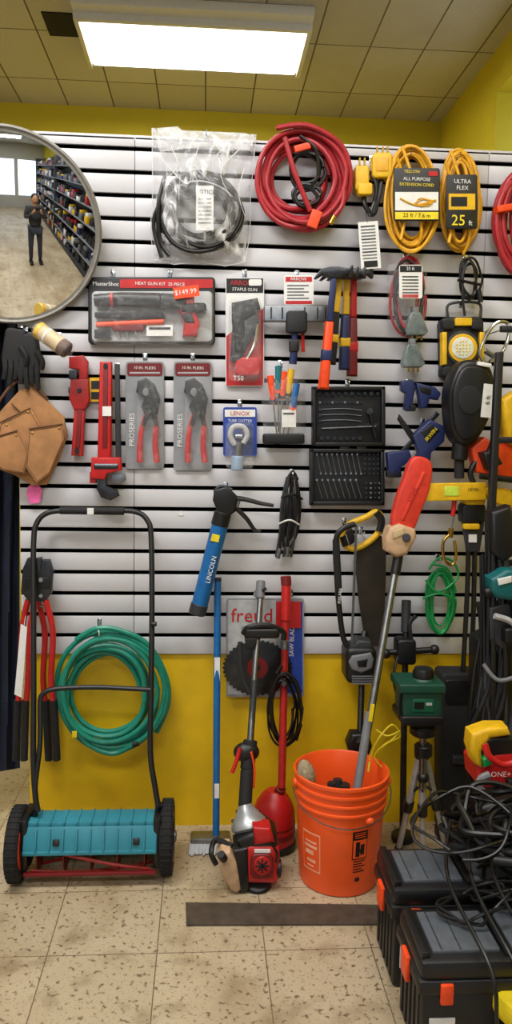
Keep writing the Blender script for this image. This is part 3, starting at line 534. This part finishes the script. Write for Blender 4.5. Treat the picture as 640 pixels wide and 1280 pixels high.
b.tube(sm([W(x,y,DH(y)) for x,y in hp],5),.0095,K,12)
b.tube(sm([W(x,y,DH(y)+.002) for x,y in ((50,880),(53,868),(70,861),(120,859),(165,861),(188,862))],5),.0085,K,10)
b.tube(sm([W(x,y,DH(y)) for x,y in ((50,880),(50,930),(44,985),(48,1015))],5),.0085,K,10)
b.tube([W(75,638,.055),W(155,639,.055)],.0135,KM,12); b.cyl(W(189,780,DH(780)+.014),W(196,780,DH(780)+.014),.008,K); b.poly(rc(109,635,117,643),.075,.002,WH,0)
b.tube([W(46,1010,DH(1010)),Vector((xa,cy+.02,.16))],.011,K,10); b.tube([W(198,1006,DH(1006)),Vector((xb,cy+.02,.16))],.011,K,10)
b.done()
b=B('blue_mop_pole'); p0=W(272,722,.03); p1=W(270,1046,.15); b.tube([p0,p1],.0125,BL,14); b.cyl(p0,p0+(p1-p0)*.015,.014,DG); b.poly(rc(268,822,275,852),.085,.002,WH,0); b.poly(rc(268,980,274,998),.145,.002,WH,0)
q=p1; b.cyl(q,(q.x,q.y,.045),.016,ST); b.bb((q.x-.09,q.y-.03,.03),(q.x+.05,q.y+.03,.05),ST,.006)
for i in range(26):
    x=q.x-.088+.136*(i/25); b.tube([(x,q.y-.02,.035),(x-.004,q.y-.05+random.uniform(-.01,.01),.004)],.004,LG,6); b.tube([(x,q.y+.02,.035),(x+.003,q.y+.04,.004)],.004,MG,6)
b.done()
# string trimmer
CW=M('cast_white','#aeb2b6',.35,.6)
b=B('gas_string_trimmer'); T=lambda y:.05+(y-728)/(1060-728)*.32
b.tube([W(327,728,T(728)),W(317,860,T(860)),W(306,1040,T(1040))],.0105,ST,12); b.cyl(W(326,726,T(726)),W(325,748,T(748)),.016,MG); b.tube([W(325,740,T(740)),W(332,736,T(740)+.02)],.006,DG,8)
b.cyl(W(318,850,T(850)),W(313,925,T(925)),.0115,DG)
b.tp([(304,792,T(790)+.02),(312,784,T(790)+.03),(335,782,T(790)+.03),(354,790,T(790)+.02),(354,800,T(790)+.02)],.010,K,10); b.poly(rr(306,786,350,799,5),T(790)+.04,.04,K,.01)
b.tp([(300,802,T(800)+.03),(302,842,T(830)+.03),(312,868,T(860)+.02)],.008,KM,10); b.poly([(306,798),(322,798),(318,812),(308,812)],T(800)+.035,.05,KM,.006)
b.cyl(W(313,925,T(925)),W(309,962,T(955)),.024,KM); b.ell(W(308,940,T(940)),(.044,.03,.034),K); b.tp([(300,935,T(940)+.02),(296,950,T(950)+.02),(290,966,T(960)+.02)],.007,RED,8); b.tp([(314,940,T(940)+.03),(318,960,T(940)+.03),(317,985,T(980))],.004,OR,6)
b.cyl(W(309,962,T(962)),W(306,1010,T(1010)),.022,KM)
b.lathe([(.022,0),(.028,.01),(.040,.03),(.056,.05),(.060,.062),(.060,.072),(.05,.08),(0,.08)],W(306,1006,T(1010)),Vector((.015,-.03,-.06)),CW,32)
for i in range(8):
    a=2*math.pi*i/8; o_=W(306,1006,T(1010))+Vector((.015,-.03,-.06)).normalized()*.05; b.ell(o_+Vector((math.cos(a)*.05,math.sin(a)*.03,math.sin(a)*.03)),(.006,.006,.006),DS,None,8,6)
b.poly(rr(304,1056,350,1107,9),.43,.12,RED,.022); b.poly(rr(313,1068,342,1099,8),.438,.03,DR,.006); b.poly(circ(328,1083,11,12),.442,.02,RED,.004)
for i in range(4): b.poly(rot(rc(319,1082,337,1084),328,1083,i*45),.444,.01,K,.001)
b.poly([(296,1052),(312,1044),(332,1036),(347,1048),(348,1062),(300,1066)],.425,.1,K,.015); b.poly([(316,1034),(338,1036),(344,1054),(318,1058)],.432,.06,RED,.012)
b.poly([(272,1074),(277,1065),(288,1065),(296,1078),(300,1098),(302,1114),(296,1119),(288,1115),(278,1098)],.44,.08,TB,.020); b.cyl(W(280,1074,.45),W(276,1068,.465),.013,K); b.poly([(292,1064),(310,1060),(312,1114),(300,1119)],.436,.1,K,.012)
b.tp([(290,1058,.4),(270,1050,.38),(264,1066,.42),(270,1080,.42)],.009,K,8)
b.cyl(W(345,1085,.40),W(351,1085,.40),.03,K); b.cyl(W(322,1100,.40),W(322,1108,.38),.045,K); b.tp([(340,1056,.44),(346,1066,.44),(345,1078,.44)],.004,KB,6); b.poly(rc(318,1062,338,1066),.434,.004,WH,0); b.done()
b=B('red_stick_vacuum'); T2=lambda y:.04+(y-722)/(1000-722)*.13
b.cyl(W(358,722,T2(722)),W(357,776,T2(776)),.017,RED); b.cyl(W(357,720,T2(722)),W(358,732,T2(732)),.019,DR); b.cyl(W(357,776,T2(776)),W(355,850,T2(850)),.0125,RD); b.cyl(W(355,850,T2(850)),W(352,985,T2(985)),.0135,RD); b.cyl(W(356,800,T2(800)),W(356,812,T2(812)),.015,ST)
b.coil(356,888,22,46,8,.0042,.09,KB,10,.05,6); b.tp([(352,832,.12),(346,842,.12)],.007,K,8,0); b.tp([(370,925,.12),(376,905,.12)],.007,K,8,0); b.cyl(W(355,855,.1),W(355,855,.15),.01,K)
cb=W(343,1030,.17); fb=H(343,1070); vc=(cb.x,fb.y+.065)
b.lathe([(.070,0),(.075,.01),(.075,.09),(.072,.13),(.062,.16),(.045,.185),(.028,.20),(0,.2)],(vc[0],vc[1],.008),(0,0,1),RED,32); b.lathe([(.074,0),(.080,.006),(.080,.024),(.074,.03)],(vc[0],vc[1],.0),(0,0,1),K,32); b.lathe([(.0765,0),(.0765,.008)],(vc[0],vc[1],.085),(0,0,1),DR,32); b.lathe([(.0765,0),(.0765,.02)],(vc[0],vc[1],.05),(0,0,1),DR,32)
b.cyl((vc[0]+.01,vc[1],.19),W(352,985,T2(985)),.018,DR); b.poly(rr(338,992,352,1003,3),.15,.02,K); b.done()
# bucket
b=B('orange_plastic_bucket'); c_=Vector((W(422,1100,.33).x,-.335,0))
prof=[(0,0),(.118,0),(.128,.004),(.130,.012),(.144,.27),(.150,.272),(.150,.279),(.1455,.281),(.1465,.30),(.152,.302),(.152,.309),(.147,.311),(.148,.33),(.154,.332),(.154,.34),(.149,.342),(.150,.358),(.156,.36),(.156,.37),(.150,.372),(.146,.366),(.140,.27),(.125,.012),(0,.012)]
b.lathe(prof,c_,(0,0,1),ORD,64)
def onb(ang,z,r): return Vector((c_.x+r*math.sin(ang),c_.y-r*math.cos(ang),z))
def decal(a0,a1,z0,z1,m,off=.0006,nn=10,sk=0):
    V=[];F=[]
    for j,z in enumerate((z0,z1)):
        for i in range(nn+1):
            r=.130+(z-.012)/.258*.014+off
            V.append(onb(a0+(a1-a0)*i/nn,z,r))
    for i in range(nn): F.append((i,i+1,nn+2+i,nn+1+i))
    b.add(V,F,m)
OD=M('decal_white','#f0b090',.5)
decal(-1.15,-.62,.07,.20,OD,.0006); decal(-1.13,-.64,.075,.195,ORD,.0012)
for z0,z1,a0,a1 in ((.165,.172,-1.05,-.72),(.148,.158,-1.08,-.70),(.125,.140,-1.05,-.80),(.100,.110,-1.0,-.74),(.085,.09,-1.0,-.8)): decal(a0,a1,z0,z1,OD,.0018)
decal(.12,.50,.13,.225,K); decal(.14,.48,.134,.196,ORD,.0012); decal(.2,.3,.14,.19,K,.0018); decal(.32,.42,.145,.18,K,.0018); decal(.25,.38,.155,.165,K,.002)
for i in range(3): decal(.17,.45,.203+i*.007,.206+i*.007,ORD,.0012)
for i in range(5): decal(.16,.46-(i%2)*.08,.122-i*.009,.126-i*.009,K)
decal(.22,.34,.055,.068,K)
b.ell(onb(.5,.255,.148),(.014,.01,.012),ORD)
hp=[]
for i in range(21):
    a=-1.45+2.9*i/20; hp.append(onb(a,.335-.085*math.cos(a*.95)**1,.16+.012*math.cos(a)))
b.tube(hp,.0022,ST,6)
for a in (-1.45,1.45): b.ell(onb(a,.335,.152),(.012,.014,.014),ORD)
b.done()
b=B('wallpaper_brush'); q0=W(392,985,.36); b.ell(W(383,968,.37),(.028,.03,.05),M('bristle','#9a8c70',.95,bump=1,scale=120,var=.35),Matrix.Rotation(rad(-15),3,'Y')); b.cyl(W(386,985,.37),(q0.x,-.36,.05),.012,WD); b.done()
b=B('short_pipe_pieces')
for x,y,dd,r_ in ((422,974,.31,.016),(430,980,.33,.02),(414,978,.36,.013)):
    p=W(x,y,dd); q=Vector((c_.x+(p.x-c_.x)*.6,c_.y+(p.y-c_.y)*.6,.03)); b.tube([p,q],r_,DG,14); b.tube([p+Vector((0,0,.001)),q],r_*.8,K,12)
b.done()
b=B('floor_threshold_strip'); pa,pb_,pc,pd=H(232,1130),H(478,1133),H(486,1157),H(233,1158)
bm=bmesh.new(); vs=[bm.verts.new(v) for v in (pa,pb_,pc,pd)]; top=[bm.verts.new(v.co+Vector((0,0,.006))) for v in vs]
bm.faces.new(top); 
for i in range(4): bm.faces.new((vs[i],vs[(i+1)%4],top[(i+1)%4],top[i]))
bmesh.ops.recalc_face_normals(bm,faces=bm.faces[:]); b.bm(bm,M('bronze_strip','#463c32',.6,var=.35,scale=25)); b.done()
b=B('black_trimmer_power_head'); b.poly(rr(433,810,472,856,8),.14,.1,K,.018); b.poly([(438,812),(448,800),(464,802),(470,814)],.13,.07,DG,.01); b.poly([(440,820),(464,816),(468,824),(466,836),(452,842),(440,838),(436,828)],.146,.02,MG,.008); b.poly([(446,826),(460,824),(458,834),(448,834)],.149,.01,K,.003)
for i in range(4): b.poly(rc(440,845+i*3,466,846.2+i*3),.143,.01,MG,0)
b.cyl(W(452,856,.1),W(450,915,.15),.011,DS); b.cyl(W(450,918,.15),W(449,930,.16),.03,K); b.poly([(434,932),(440,918),(462,918),(466,934),(462,945),(438,946)],.18,.05,K,.012); b.tp([(452,945,.16),(450,985,.2),(450,1040,.16)],.011,DS,10); q=W(450,1040,.16); b.tube([q,(q.x,q.y,.0)],.011,DS,10); b.tube([W(452,812,.08),W(456,790,.05)],.012,K,10); b.done()
b=B('edger_attachment'); b.tube([W(508,752,.04),W(505,900,.1),W(503,1045,.12)],.0115,DS,12); b.cyl(W(508,750,.04),W(507,790,.055),.017,DG); b.cyl(W(480,816,.09),W(545,812,.09),.011,K); b.ell(W(543,812,.09),(.018,.018,.018),K); b.ell(W(482,817,.09),(.018,.018,.018),K)
b.poly(rr(497,800,521,832,5),.11,.06,K,.01); b.cyl(W(507,860,.09),W(506,890,.10),.02,K); q=W(503,1045,.12); b.tube([q,(q.x,q.y,.0)],.011,DS,10); b.cyl((q.x,q.y,0),(q.x,q.y,.03),.04,K); b.tp([(497,820,.1),(492,850,.12),(500,880,.12)],.005,KB,6); b.tp([(520,770,.06),(512,780,.07),(514,800,.08)],.008,K,8); b.done()
b=B('yellow_strap'); b.tp([(462,950,.3),(472,925,.3),(490,906,.28),(500,920,.28),(482,930,.3),(468,945,.3),(478,960,.3)],.003,YL,6); b.tp([(470,912,.28),(484,920,.3),(500,915,.28),(472,940,.3)],.003,YL,6); b.tp([(462,952,.32),(460,965,.34)],.004,YL,6,0); b.done()
b=B('laser_level_on_tripod'); dL=.3
b.poly(rr(504,862,554,902,6),dL+.05,.11,GD,.012); b.poly(rr(500,856,558,868,3),dL+.06,.13,GD,.006); b.poly(rr(502,896,556,908,4),dL+.06,.13,K,.006); b.cyl(W(529,862,dL),W(529,846,dL),.04,GD); b.lathe([(.034,0),(.036,.02),(.03,.035),(0,.04)],W(529,848,dL),(0,0,1),K,24); b.poly(rc(516,874,542,890),dL+.053,.004,M('panel_green','#155c40',.4),.001); b.poly(rc(518,878,530,886),dL+.056,.003,K,0); b.poly(rc(533,879,540,882),dL+.056,.003,LG,0)
b.tp([(504,862,dL+.02),(500,870,dL+.03),(500,895,dL+.03),(504,900,dL+.02)],.006,K,8)
top=W(529,912,dL); b.cyl(W(529,906,dL),W(529,918,dL),.045,K); b.cyl(W(529,918,dL),W(528,985,dL),.013,ST); b.cyl(W(529,930,dL),W(529,945,dL),.03,K); b.ell(W(529,972,dL),(.02,.02,.02),K)
ALU=M('bare_aluminium','#b8babc',.35,.5)
for x,y in ((498,1062),(528,1072),(556,1056)):
    f=H(x,y); m_=Vector((top.x,top.y,top.z-.05)); st=m_+(f-m_)*.12
    b.tube([st,m_+(f-m_)*.6],.013,ALU,10); b.tube([m_+(f-m_)*.55,f],.010,ALU,10); b.cyl(m_+(f-m_)*.52,m_+(f-m_)*.62,.017,K); b.cyl(m_+(f-m_)*.97,f,.014,KM); b.tube([m_+(f-m_)*.45,W(528,980,dL)],.005,K,6); b.cyl(m_,st,.018,K)
b.done()
b=B('black_carrying_case'); b.poly(rr(552,842,604,1046,6),.16,.09,KM,.01); b.poly(rr(557,850,600,880,4),.165,.01,K,.003); b.poly(rr(566,946,592,956,3),.18,.02,DG,.004); q=W(552,1046,.16); b.bb((q.x,-.16,0),(W(604,1046,.16).x,-.07,q.z+.005),KM,.004); b.done()
b=B('lopper_shears'); b.tp([(586,650,.12),(584,740,.12),(578,850,.14)],.009,K,8); b.tp([(594,650,.12),(592,760,.12),(588,860,.14)],.009,K,8); b.poly(rr(578,630,608,655,5),.15,.05,K,.008); b.poly(rr(580,612,608,632,6),.15,.05,YE,.008); b.poly([(580,655),(606,655),(600,690),(586,690)],.14,.03,DG,.004); b.poly(rr(580,655,600,662,2),.155,.02,YE,.003); b.poly(rc(586,668,596,678),.145,.002,WH,0); b.hook(594,632,.1); b.done()
b=B('orange_yellow_hedge_shears'); b.poly([(588,560),(606,546),(624,556),(640,552),(650,575),(640,600),(612,596),(596,590)],.16,.05,OR,.012); b.poly([(628,500),(646,488),(652,520),(646,560),(634,550),(630,520)],.2,.06,YE,.015); b.poly([(606,608),(640,612),(650,640),(616,628)],.19,.05,YE,.01); b.tp([(596,575,.15),(588,590,.15),(592,604,.15)],.01,K,8); b.cyl(W(600,595,.2),W(650,601,.2),.011,K); b.cyl(W(612,570,.2),W(620,548,.2),.016,K); b.poly([(604,566),(620,562),(630,580),(612,588)],.215,.06,K,.01); b.hook(610,555,.15); b.done()
b=B('steel_display_rack')
for x,dd in ((611,.30),(648,.30)):
    p=W(x,700,dd); b.bb((p.x-.012,p.y-.012,0),(p.x+.012,p.y+.012,W(x,440,dd).z),K,.003)
pa=W(611,700,.3); pb2=W(648,700,.3)
for z in (.35,.75,1.05,1.45,1.8): b.bb((pa.x,pa.y-.01,z-.01),(pb2.x+.3,pa.y+.01,z+.01),K,.003)
for z in (.35,.75,1.05): 
    for i in range(6): b.bb((pb2.x-.0,pa.y-.32+i*.055,z-.004),(pb2.x+.35,pa.y-.314+i*.055,z+.004),K,.001)
b.done()
b=B('teal_cordless_drill'); b.poly([(614,724),(634,712),(660,714),(662,742),(640,752),(620,748),(614,738)],.40,.07,M('teal_plastic','#0e5c60',.4),.015); b.cyl(W(616,738,.37),W(606,742,.37),.018,K); b.poly([(640,748),(660,748),(664,790),(644,790)],.39,.05,K,.01); b.poly(rr(632,786,668,806,4),.4,.08,K,.008); b.poly([(622,724),(640,720),(640,728),(624,732)],.405,.01,WH,.002); b.done()
b=B('black_hoses_and_cords_bundle')
for i in range(20):
    x=606+random.uniform(-8,30); b.tp([(x,random.uniform(640,800),.33),(x+random.uniform(-18,18),850,.36),(x+random.uniform(-22,10),930,.38),(x+random.uniform(-10,14),1010,.40),(x+random.uniform(-14,14),1080,.42)],random.choice([.004,.006,.008,.011]),random.choice([KB,KB,KB,DG]),7)
b.poly([(596,800),(618,790),(640,800),(650,860),(640,905),(604,900),(596,860)],.33,.08,K,.02); b.poly([(612,760),(640,752),(650,800),(630,815),(612,800)],.36,.06,DG,.01); b.tp([(618,770,.38),(640,778,.38),(655,800,.38)],.01,LG,8); b.tp([(604,830,.36),(622,850,.38),(645,846,.38)],.007,MG,8)
b.poly([(614,640),(640,632),(652,690),(630,704),(614,690)],.36,.06,K,.015); b.done()
b=B('cordless_hedge_trimmer'); dC=.62
b.poly([(596,960),(612,940),(640,936),(680,944),(680,1000),(640,1010),(612,996),(598,982)],dC,.12,RED,.02); b.poly([(590,918),(612,910),(636,910),(640,920),(614,924),(603,940),(604,962),(594,956),(588,936)],dC+.01,.06,YE,.014); b.poly([(604,926),(616,922),(640,922),(660,930),(650,944),(620,946),(610,952)],dC-.0,.05,K,.01)
b.tp([(606,930,dC+.03),(612,946,dC+.04),(630,956,dC+.04),(650,950,dC+.04)],.010,RED,10); b.poly([(634,975),(680,975),(680,1008),(640,1005)],dC+.02,.03,K,.01)
b.poly([(600,996),(616,985),(646,1050),(640,1075),(626,1062)],dC-.02,.02,DS,.004); b.tp([(612,968,dC+.04),(600,975,dC+.04),(604,990,dC+.04),(640,1008,dC+.04)],.011,MG,8); b.text('ONE+',626,968,6,dC+.003,WH); b.poly([(604,950),(612,946),(616,956),(606,960)],dC+.02,.03,GC,.004); b.done()
# tool boxes
SLD=M('smoky_lid','#565b62',.2)
def toolbox(name,x0,d0,d1,h,wid):
    b=B(name); b.bb((x0+.012,-d1+.01,0),(x0+wid-.012,-d0-.01,h*.72),K,.012); b.bb((x0,-d1,h*.70),(x0+wid,-d0,h*.84),K,.01); b.bb((x0+.005,-d1+.004,h*.82),(x0+wid-.005,-d0-.004,h),K,.018)
    b.bb((x0+.04,-d1+.035,h-.004),(x0+wid*.40,-d0-.035,h+.008),SLD,.005); b.bb((x0+wid*.46,-d1+.035,h-.004),(x0+wid*.9,-d0-.035,h+.008),SLD,.005)
    for i in range(3): b.bb((x0+.06+i*.045,-d1+.038,h+.007),(x0+.063+i*.045,-d0-.038,h+.010),DG,.001)
    for (u0,u1) in ((x0+.01,x0+.03),(x0+wid*.41,x0+wid*.45)): b.bb((u0,-d1+.02,h-.004),(u1,-d0-.02,h+.014),K,.004)
    b.bb((x0-.008,-(d0+d1)/2-.025,h*.60),(x0+.004,-(d0+d1)/2+.025,h*.84),OR,.004); b.bb((x0+.05,-d1-.008,h*.64),(x0+.08,-d1+.004,h*.82),OR,.004); b.bb((x0+wid-.12,-d1-.008,h*.60),(x0+wid-.08,-d1+.004,h*.84),OR,.004)
    for i in range(5): b.bb((x0+.008,-d1+.03+i*.035,.02),(x0+.016,-d1+.042+i*.035,h*.68),K,.003)
    b.bb((x0+.03,-d1+.006,.06),(x0+.09,-d1+.0125,.13),WH,.0); b.done()
toolbox('plastic_toolbox',.50,.66,.88,.28,.50); toolbox('plastic_toolbox',.50,.93,1.15,.27,.50)
b=B('tangled_black_power_cords')
for i in range(20):
    cx=.72+random.uniform(-.05,.2); cy=-.78+random.uniform(-.22,.10); rx=random.uniform(.06,.14); P=[]; f1=random.uniform(0,6); hz=.30+.009*i
    for j in range(60):
        t=j/30; P.append((cx+rx*math.cos(2*math.pi*t+i)+.012*math.sin(j*.7),cy+rx*.8*math.sin(2*math.pi*t+i),max(.295,hz+.035*math.sin(2*math.pi*t+f1)+.015*math.sin(j*.5+i))))
    b.tube(sm(P,2),random.choice([.0045,.006,.0075]),KB,7)
for i in range(5):
    x=.68+i*.06; b.tube(sm([(x,-.78,.42),(x-.06,-.96,.36),(x-.03,-1.19,.28),(x-.02+.04*math.sin(i),-1.22,.16),(x+.03,-1.21,.05)],6),.005,KB,7)
for i in range(3):
    b.cyl((.74+.06*i,-.95,.40),(.78+.06*i,-.98,.41),.014,K)
b.done()
b=B('black_power_tool_body'); b.poly([(600,1010),(640,1000),(680,1010),(680,1060),(620,1064),(600,1048)],.72,.14,K,.03); b.poly([(604,1020),(640,1012),(640,1024),(608,1032)],.73,.03,DG,.008); b.poly(rr(596,1050,660,1070,5),.71,.1,KM,.01); b.done()
b=B('yellow_power_tool'); q=H(640,1255,.20); b.box((q.x+.03,q.y,.17),(.08,.14,.06),YL,Matrix.Rotation(rad(20),3,'Z'),.02); b.cyl((q.x+.01,q.y,.0),(q.x+.03,q.y,.15),.025,K); b.bb((q.x-.02,q.y-.05,0),(q.x+.07,q.y+.05,.05),K,.01); b.done()
# ---------------- store behind camera (seen in mirror) ----------------
def shelf(name,x0,x1,y0,y1,seed,zs):
    random.seed(seed); b=B(name); h=zs[-1]+.35
    b.bb(((x0+x1)/2-.01,y0,0),((x0+x1)/2+.01,y1,h),DG,.003); b.bb((x0,y0,0),(x1,y1,.12),DG,.005)
    for z in zs: b.bb((x0,y0,z-.02),(x1,y1,z),MG,.003)
    for y in (y0,(y0+y1)/2,y1): b.bb((x0,y-.015,0),(x1,y+.015,h),DG,.003)
    cm=[RD,K,K,DG,YE,BD,WH,K,DG,MG,K,DG,K]
    for z in [.12]+list(zs):
        for xa_,xb_ in ((x0+.02,(x0+x1)/2-.02),((x0+x1)/2+.02,x1-.02)):
            y=y0+.03
            while y<y1-.2:
                w_=random.uniform(.08,.2); hh=random.uniform(.12,.30); m=random.choice(cm); 
                if random.random()<.6: b.bb((xa_+.02,y,z),(xb_-.02,y+w_,z+hh*.7),m,.006); b.bb((xa_+.03,y+.01,z+hh*.7),(xb_-.03,y+w_-.01,z+hh),random.choice(cm),.006)
                else: b.lathe([(w_*.45,0),(w_*.48,.01),(w_*.48,hh*.8),(w_*.2,hh*.9),(w_*.2,hh),(0,hh)],((xa_+xb_)/2,y+w_/2,z),(0,0,1),m,12)
                y+=w_+.015
    b.done()
shelf('stocked_shelving_unit',1.0,1.55,-8.3,-1.7,3,(.45,.85,1.25,1.65,2.05,2.45)); shelf('stocked_shelving_unit',-1.9,-1.2,-8.2,-4.0,5,(.45,.85,1.25))
b=B('sales_counter'); b.bb((-3.9,-3.6,0),(-2.7,-2.0,.95),M('counter_laminate','#8c9296',.5),.01); b.bb((-3.95,-3.65,.95),(-2.65,-1.95,1.0),WH,.01); b.bb((-3.4,-3.0,1.0),(-3.0,-2.7,1.35),DG,.02); b.bb((-3.3,-2.6,1.0),(-2.9,-2.4,1.2),BL,.01); b.done()
b=B('aluminium_step_ladder'); 
for x in (-1.35,-.98):
    b.tube([(x,-1.55,0),(x+.02,-1.2,1.15)],.018,LG,8); b.tube([(x,-.85,0),(x+.02,-1.16,1.15)],.014,MG,8)
for k_ in range(4):
    z=.28*(k_+1); y=-1.55+.35*z/1.15; b.bb((-1.35,y-.04,z-.012),(-.96,y+.05,z+.012),YE if k_==3 else LG,.004)
b.done()
random.seed(5)
# ---------------- photographer (seen in the mirror) ----------------
def skinned(name,V,E,Rr,m,root=0,sub=2,parent=None):
    me=bpy.data.meshes.new(name); me.from_pydata(V,E,[]); me.materials.append(m); o=bpy.data.objects.new(name,me); bpy.context.collection.objects.link(o)
    md=o.modifiers.new('Skin','SKIN'); md.use_smooth_shade=True
    for i,s in enumerate(me.skin_vertices[0].data):
        r=Rr[i]; s.radius=r if isinstance(r,tuple) else (r,r); s.use_root=(i==root)
    sb=o.modifiers.new('Sub','SUBSURF'); sb.levels=sub; sb.render_levels=sub
    if parent: o.parent=parent
    return o
pe=bpy.data.objects.new('person',None); bpy.context.collection.objects.link(pe); pe.location=(0,-3.2,0)
JK=M('dark_jacket','#2a2b2e',.85,bump=.4,scale=60); JN=M('dark_jeans','#2e323c',.9,bump=.3,scale=90); HR=M('hair_dark','#15100c',.7)
skinned('trousers',[(0,0,.96),(.095,0,.90),(.11,.01,.52),(.12,-.01,.10),(-.095,0,.90),(-.12,.03,.52),(-.13,.03,.10)],[(0,1),(1,2),(2,3),(0,4),(4,5),(5,6)],[(.15,.11),.095,.068,.055,.095,.068,.055],JN,0,2,pe)
skinned('jacket',[(0,0,.95),(0,0,1.15),(0,0,1.34),(0,0,1.45),(.17,0,1.42),(.235,.06,1.20),(.12,.24,1.34),(-.17,0,1.42),(-.235,.06,1.20),(-.10,.24,1.34)],[(0,1),(1,2),(2,3),(2,4),(4,5),(5,6),(2,7),(7,8),(8,9)],[(.165,.12),(.16,.115),(.185,.125),(.07,.06),.075,.052,.038,.075,.052,.038],JK,0,2,pe)
b=B('head'); b.ell((0,.03,1.62),(.075,.095,.115),SK); b.ell((0,.118,1.605),(.012,.018,.02),SK); b.ell((.077,.02,1.61),(.01,.02,.03),SK); b.ell((-.077,.02,1.61),(.01,.02,.03),SK); b.cyl((0,.0,1.42),(0,.01,1.56),.052,SK); b.ell((0,.005,1.66),(.084,.10,.088),HR); b.ell((0,.118,1.565),(.024,.008,.006),DR)
for x in (-.03,.03): b.ell((x,.117,1.628),(.012,.008,.007),K)
o=b.done(); o.parent=pe
for sg in (1,-1):
    nn=1 if sg>0 else 2
    skinned('palm_%d'%nn,[(.11*sg,.25,1.35),(.085*sg,.29,1.40),(.075*sg,.31,1.43)],[(0,1),(1,2)],[.026,(.034,.02),(.034,.018)],SK,0,2,pe)
    for i in range(4):
        z=1.405+.017*i; skinned('finger_%d_%d'%(nn,i+1),[(.078*sg,.30,z-.005),(.085*sg,.332,z+.008),(.065*sg,.345,z+.012),(.045*sg,.338,z+.012)],[(0,1),(1,2),(2,3)],[.0095,.009,.0085,.0075],SK,0,1,pe)
    skinned('thumb_%d'%nn,[(.075*sg,.295,1.40),(.055*sg,.305,1.42),(.035*sg,.315,1.435)],[(0,1),(1,2)],[.012,.010,.009],SK,0,1,pe)
    b=B('shoe_%d'%nn); x=.12*sg-(.01 if sg<0 else 0); b.ell((x,.06,.045),(.05,.14,.045),K); b.bb((x-.048,-.06,0),(x+.048,.19,.025),KM,.01); b.ell((x,-.02,.08),(.045,.06,.06),K); o=b.done(); o.parent=pe
b=B('smartphone'); b.bb((-.075,.318,1.435),(.075,.326,1.505),K,.004); o=b.done(); o.parent=pe
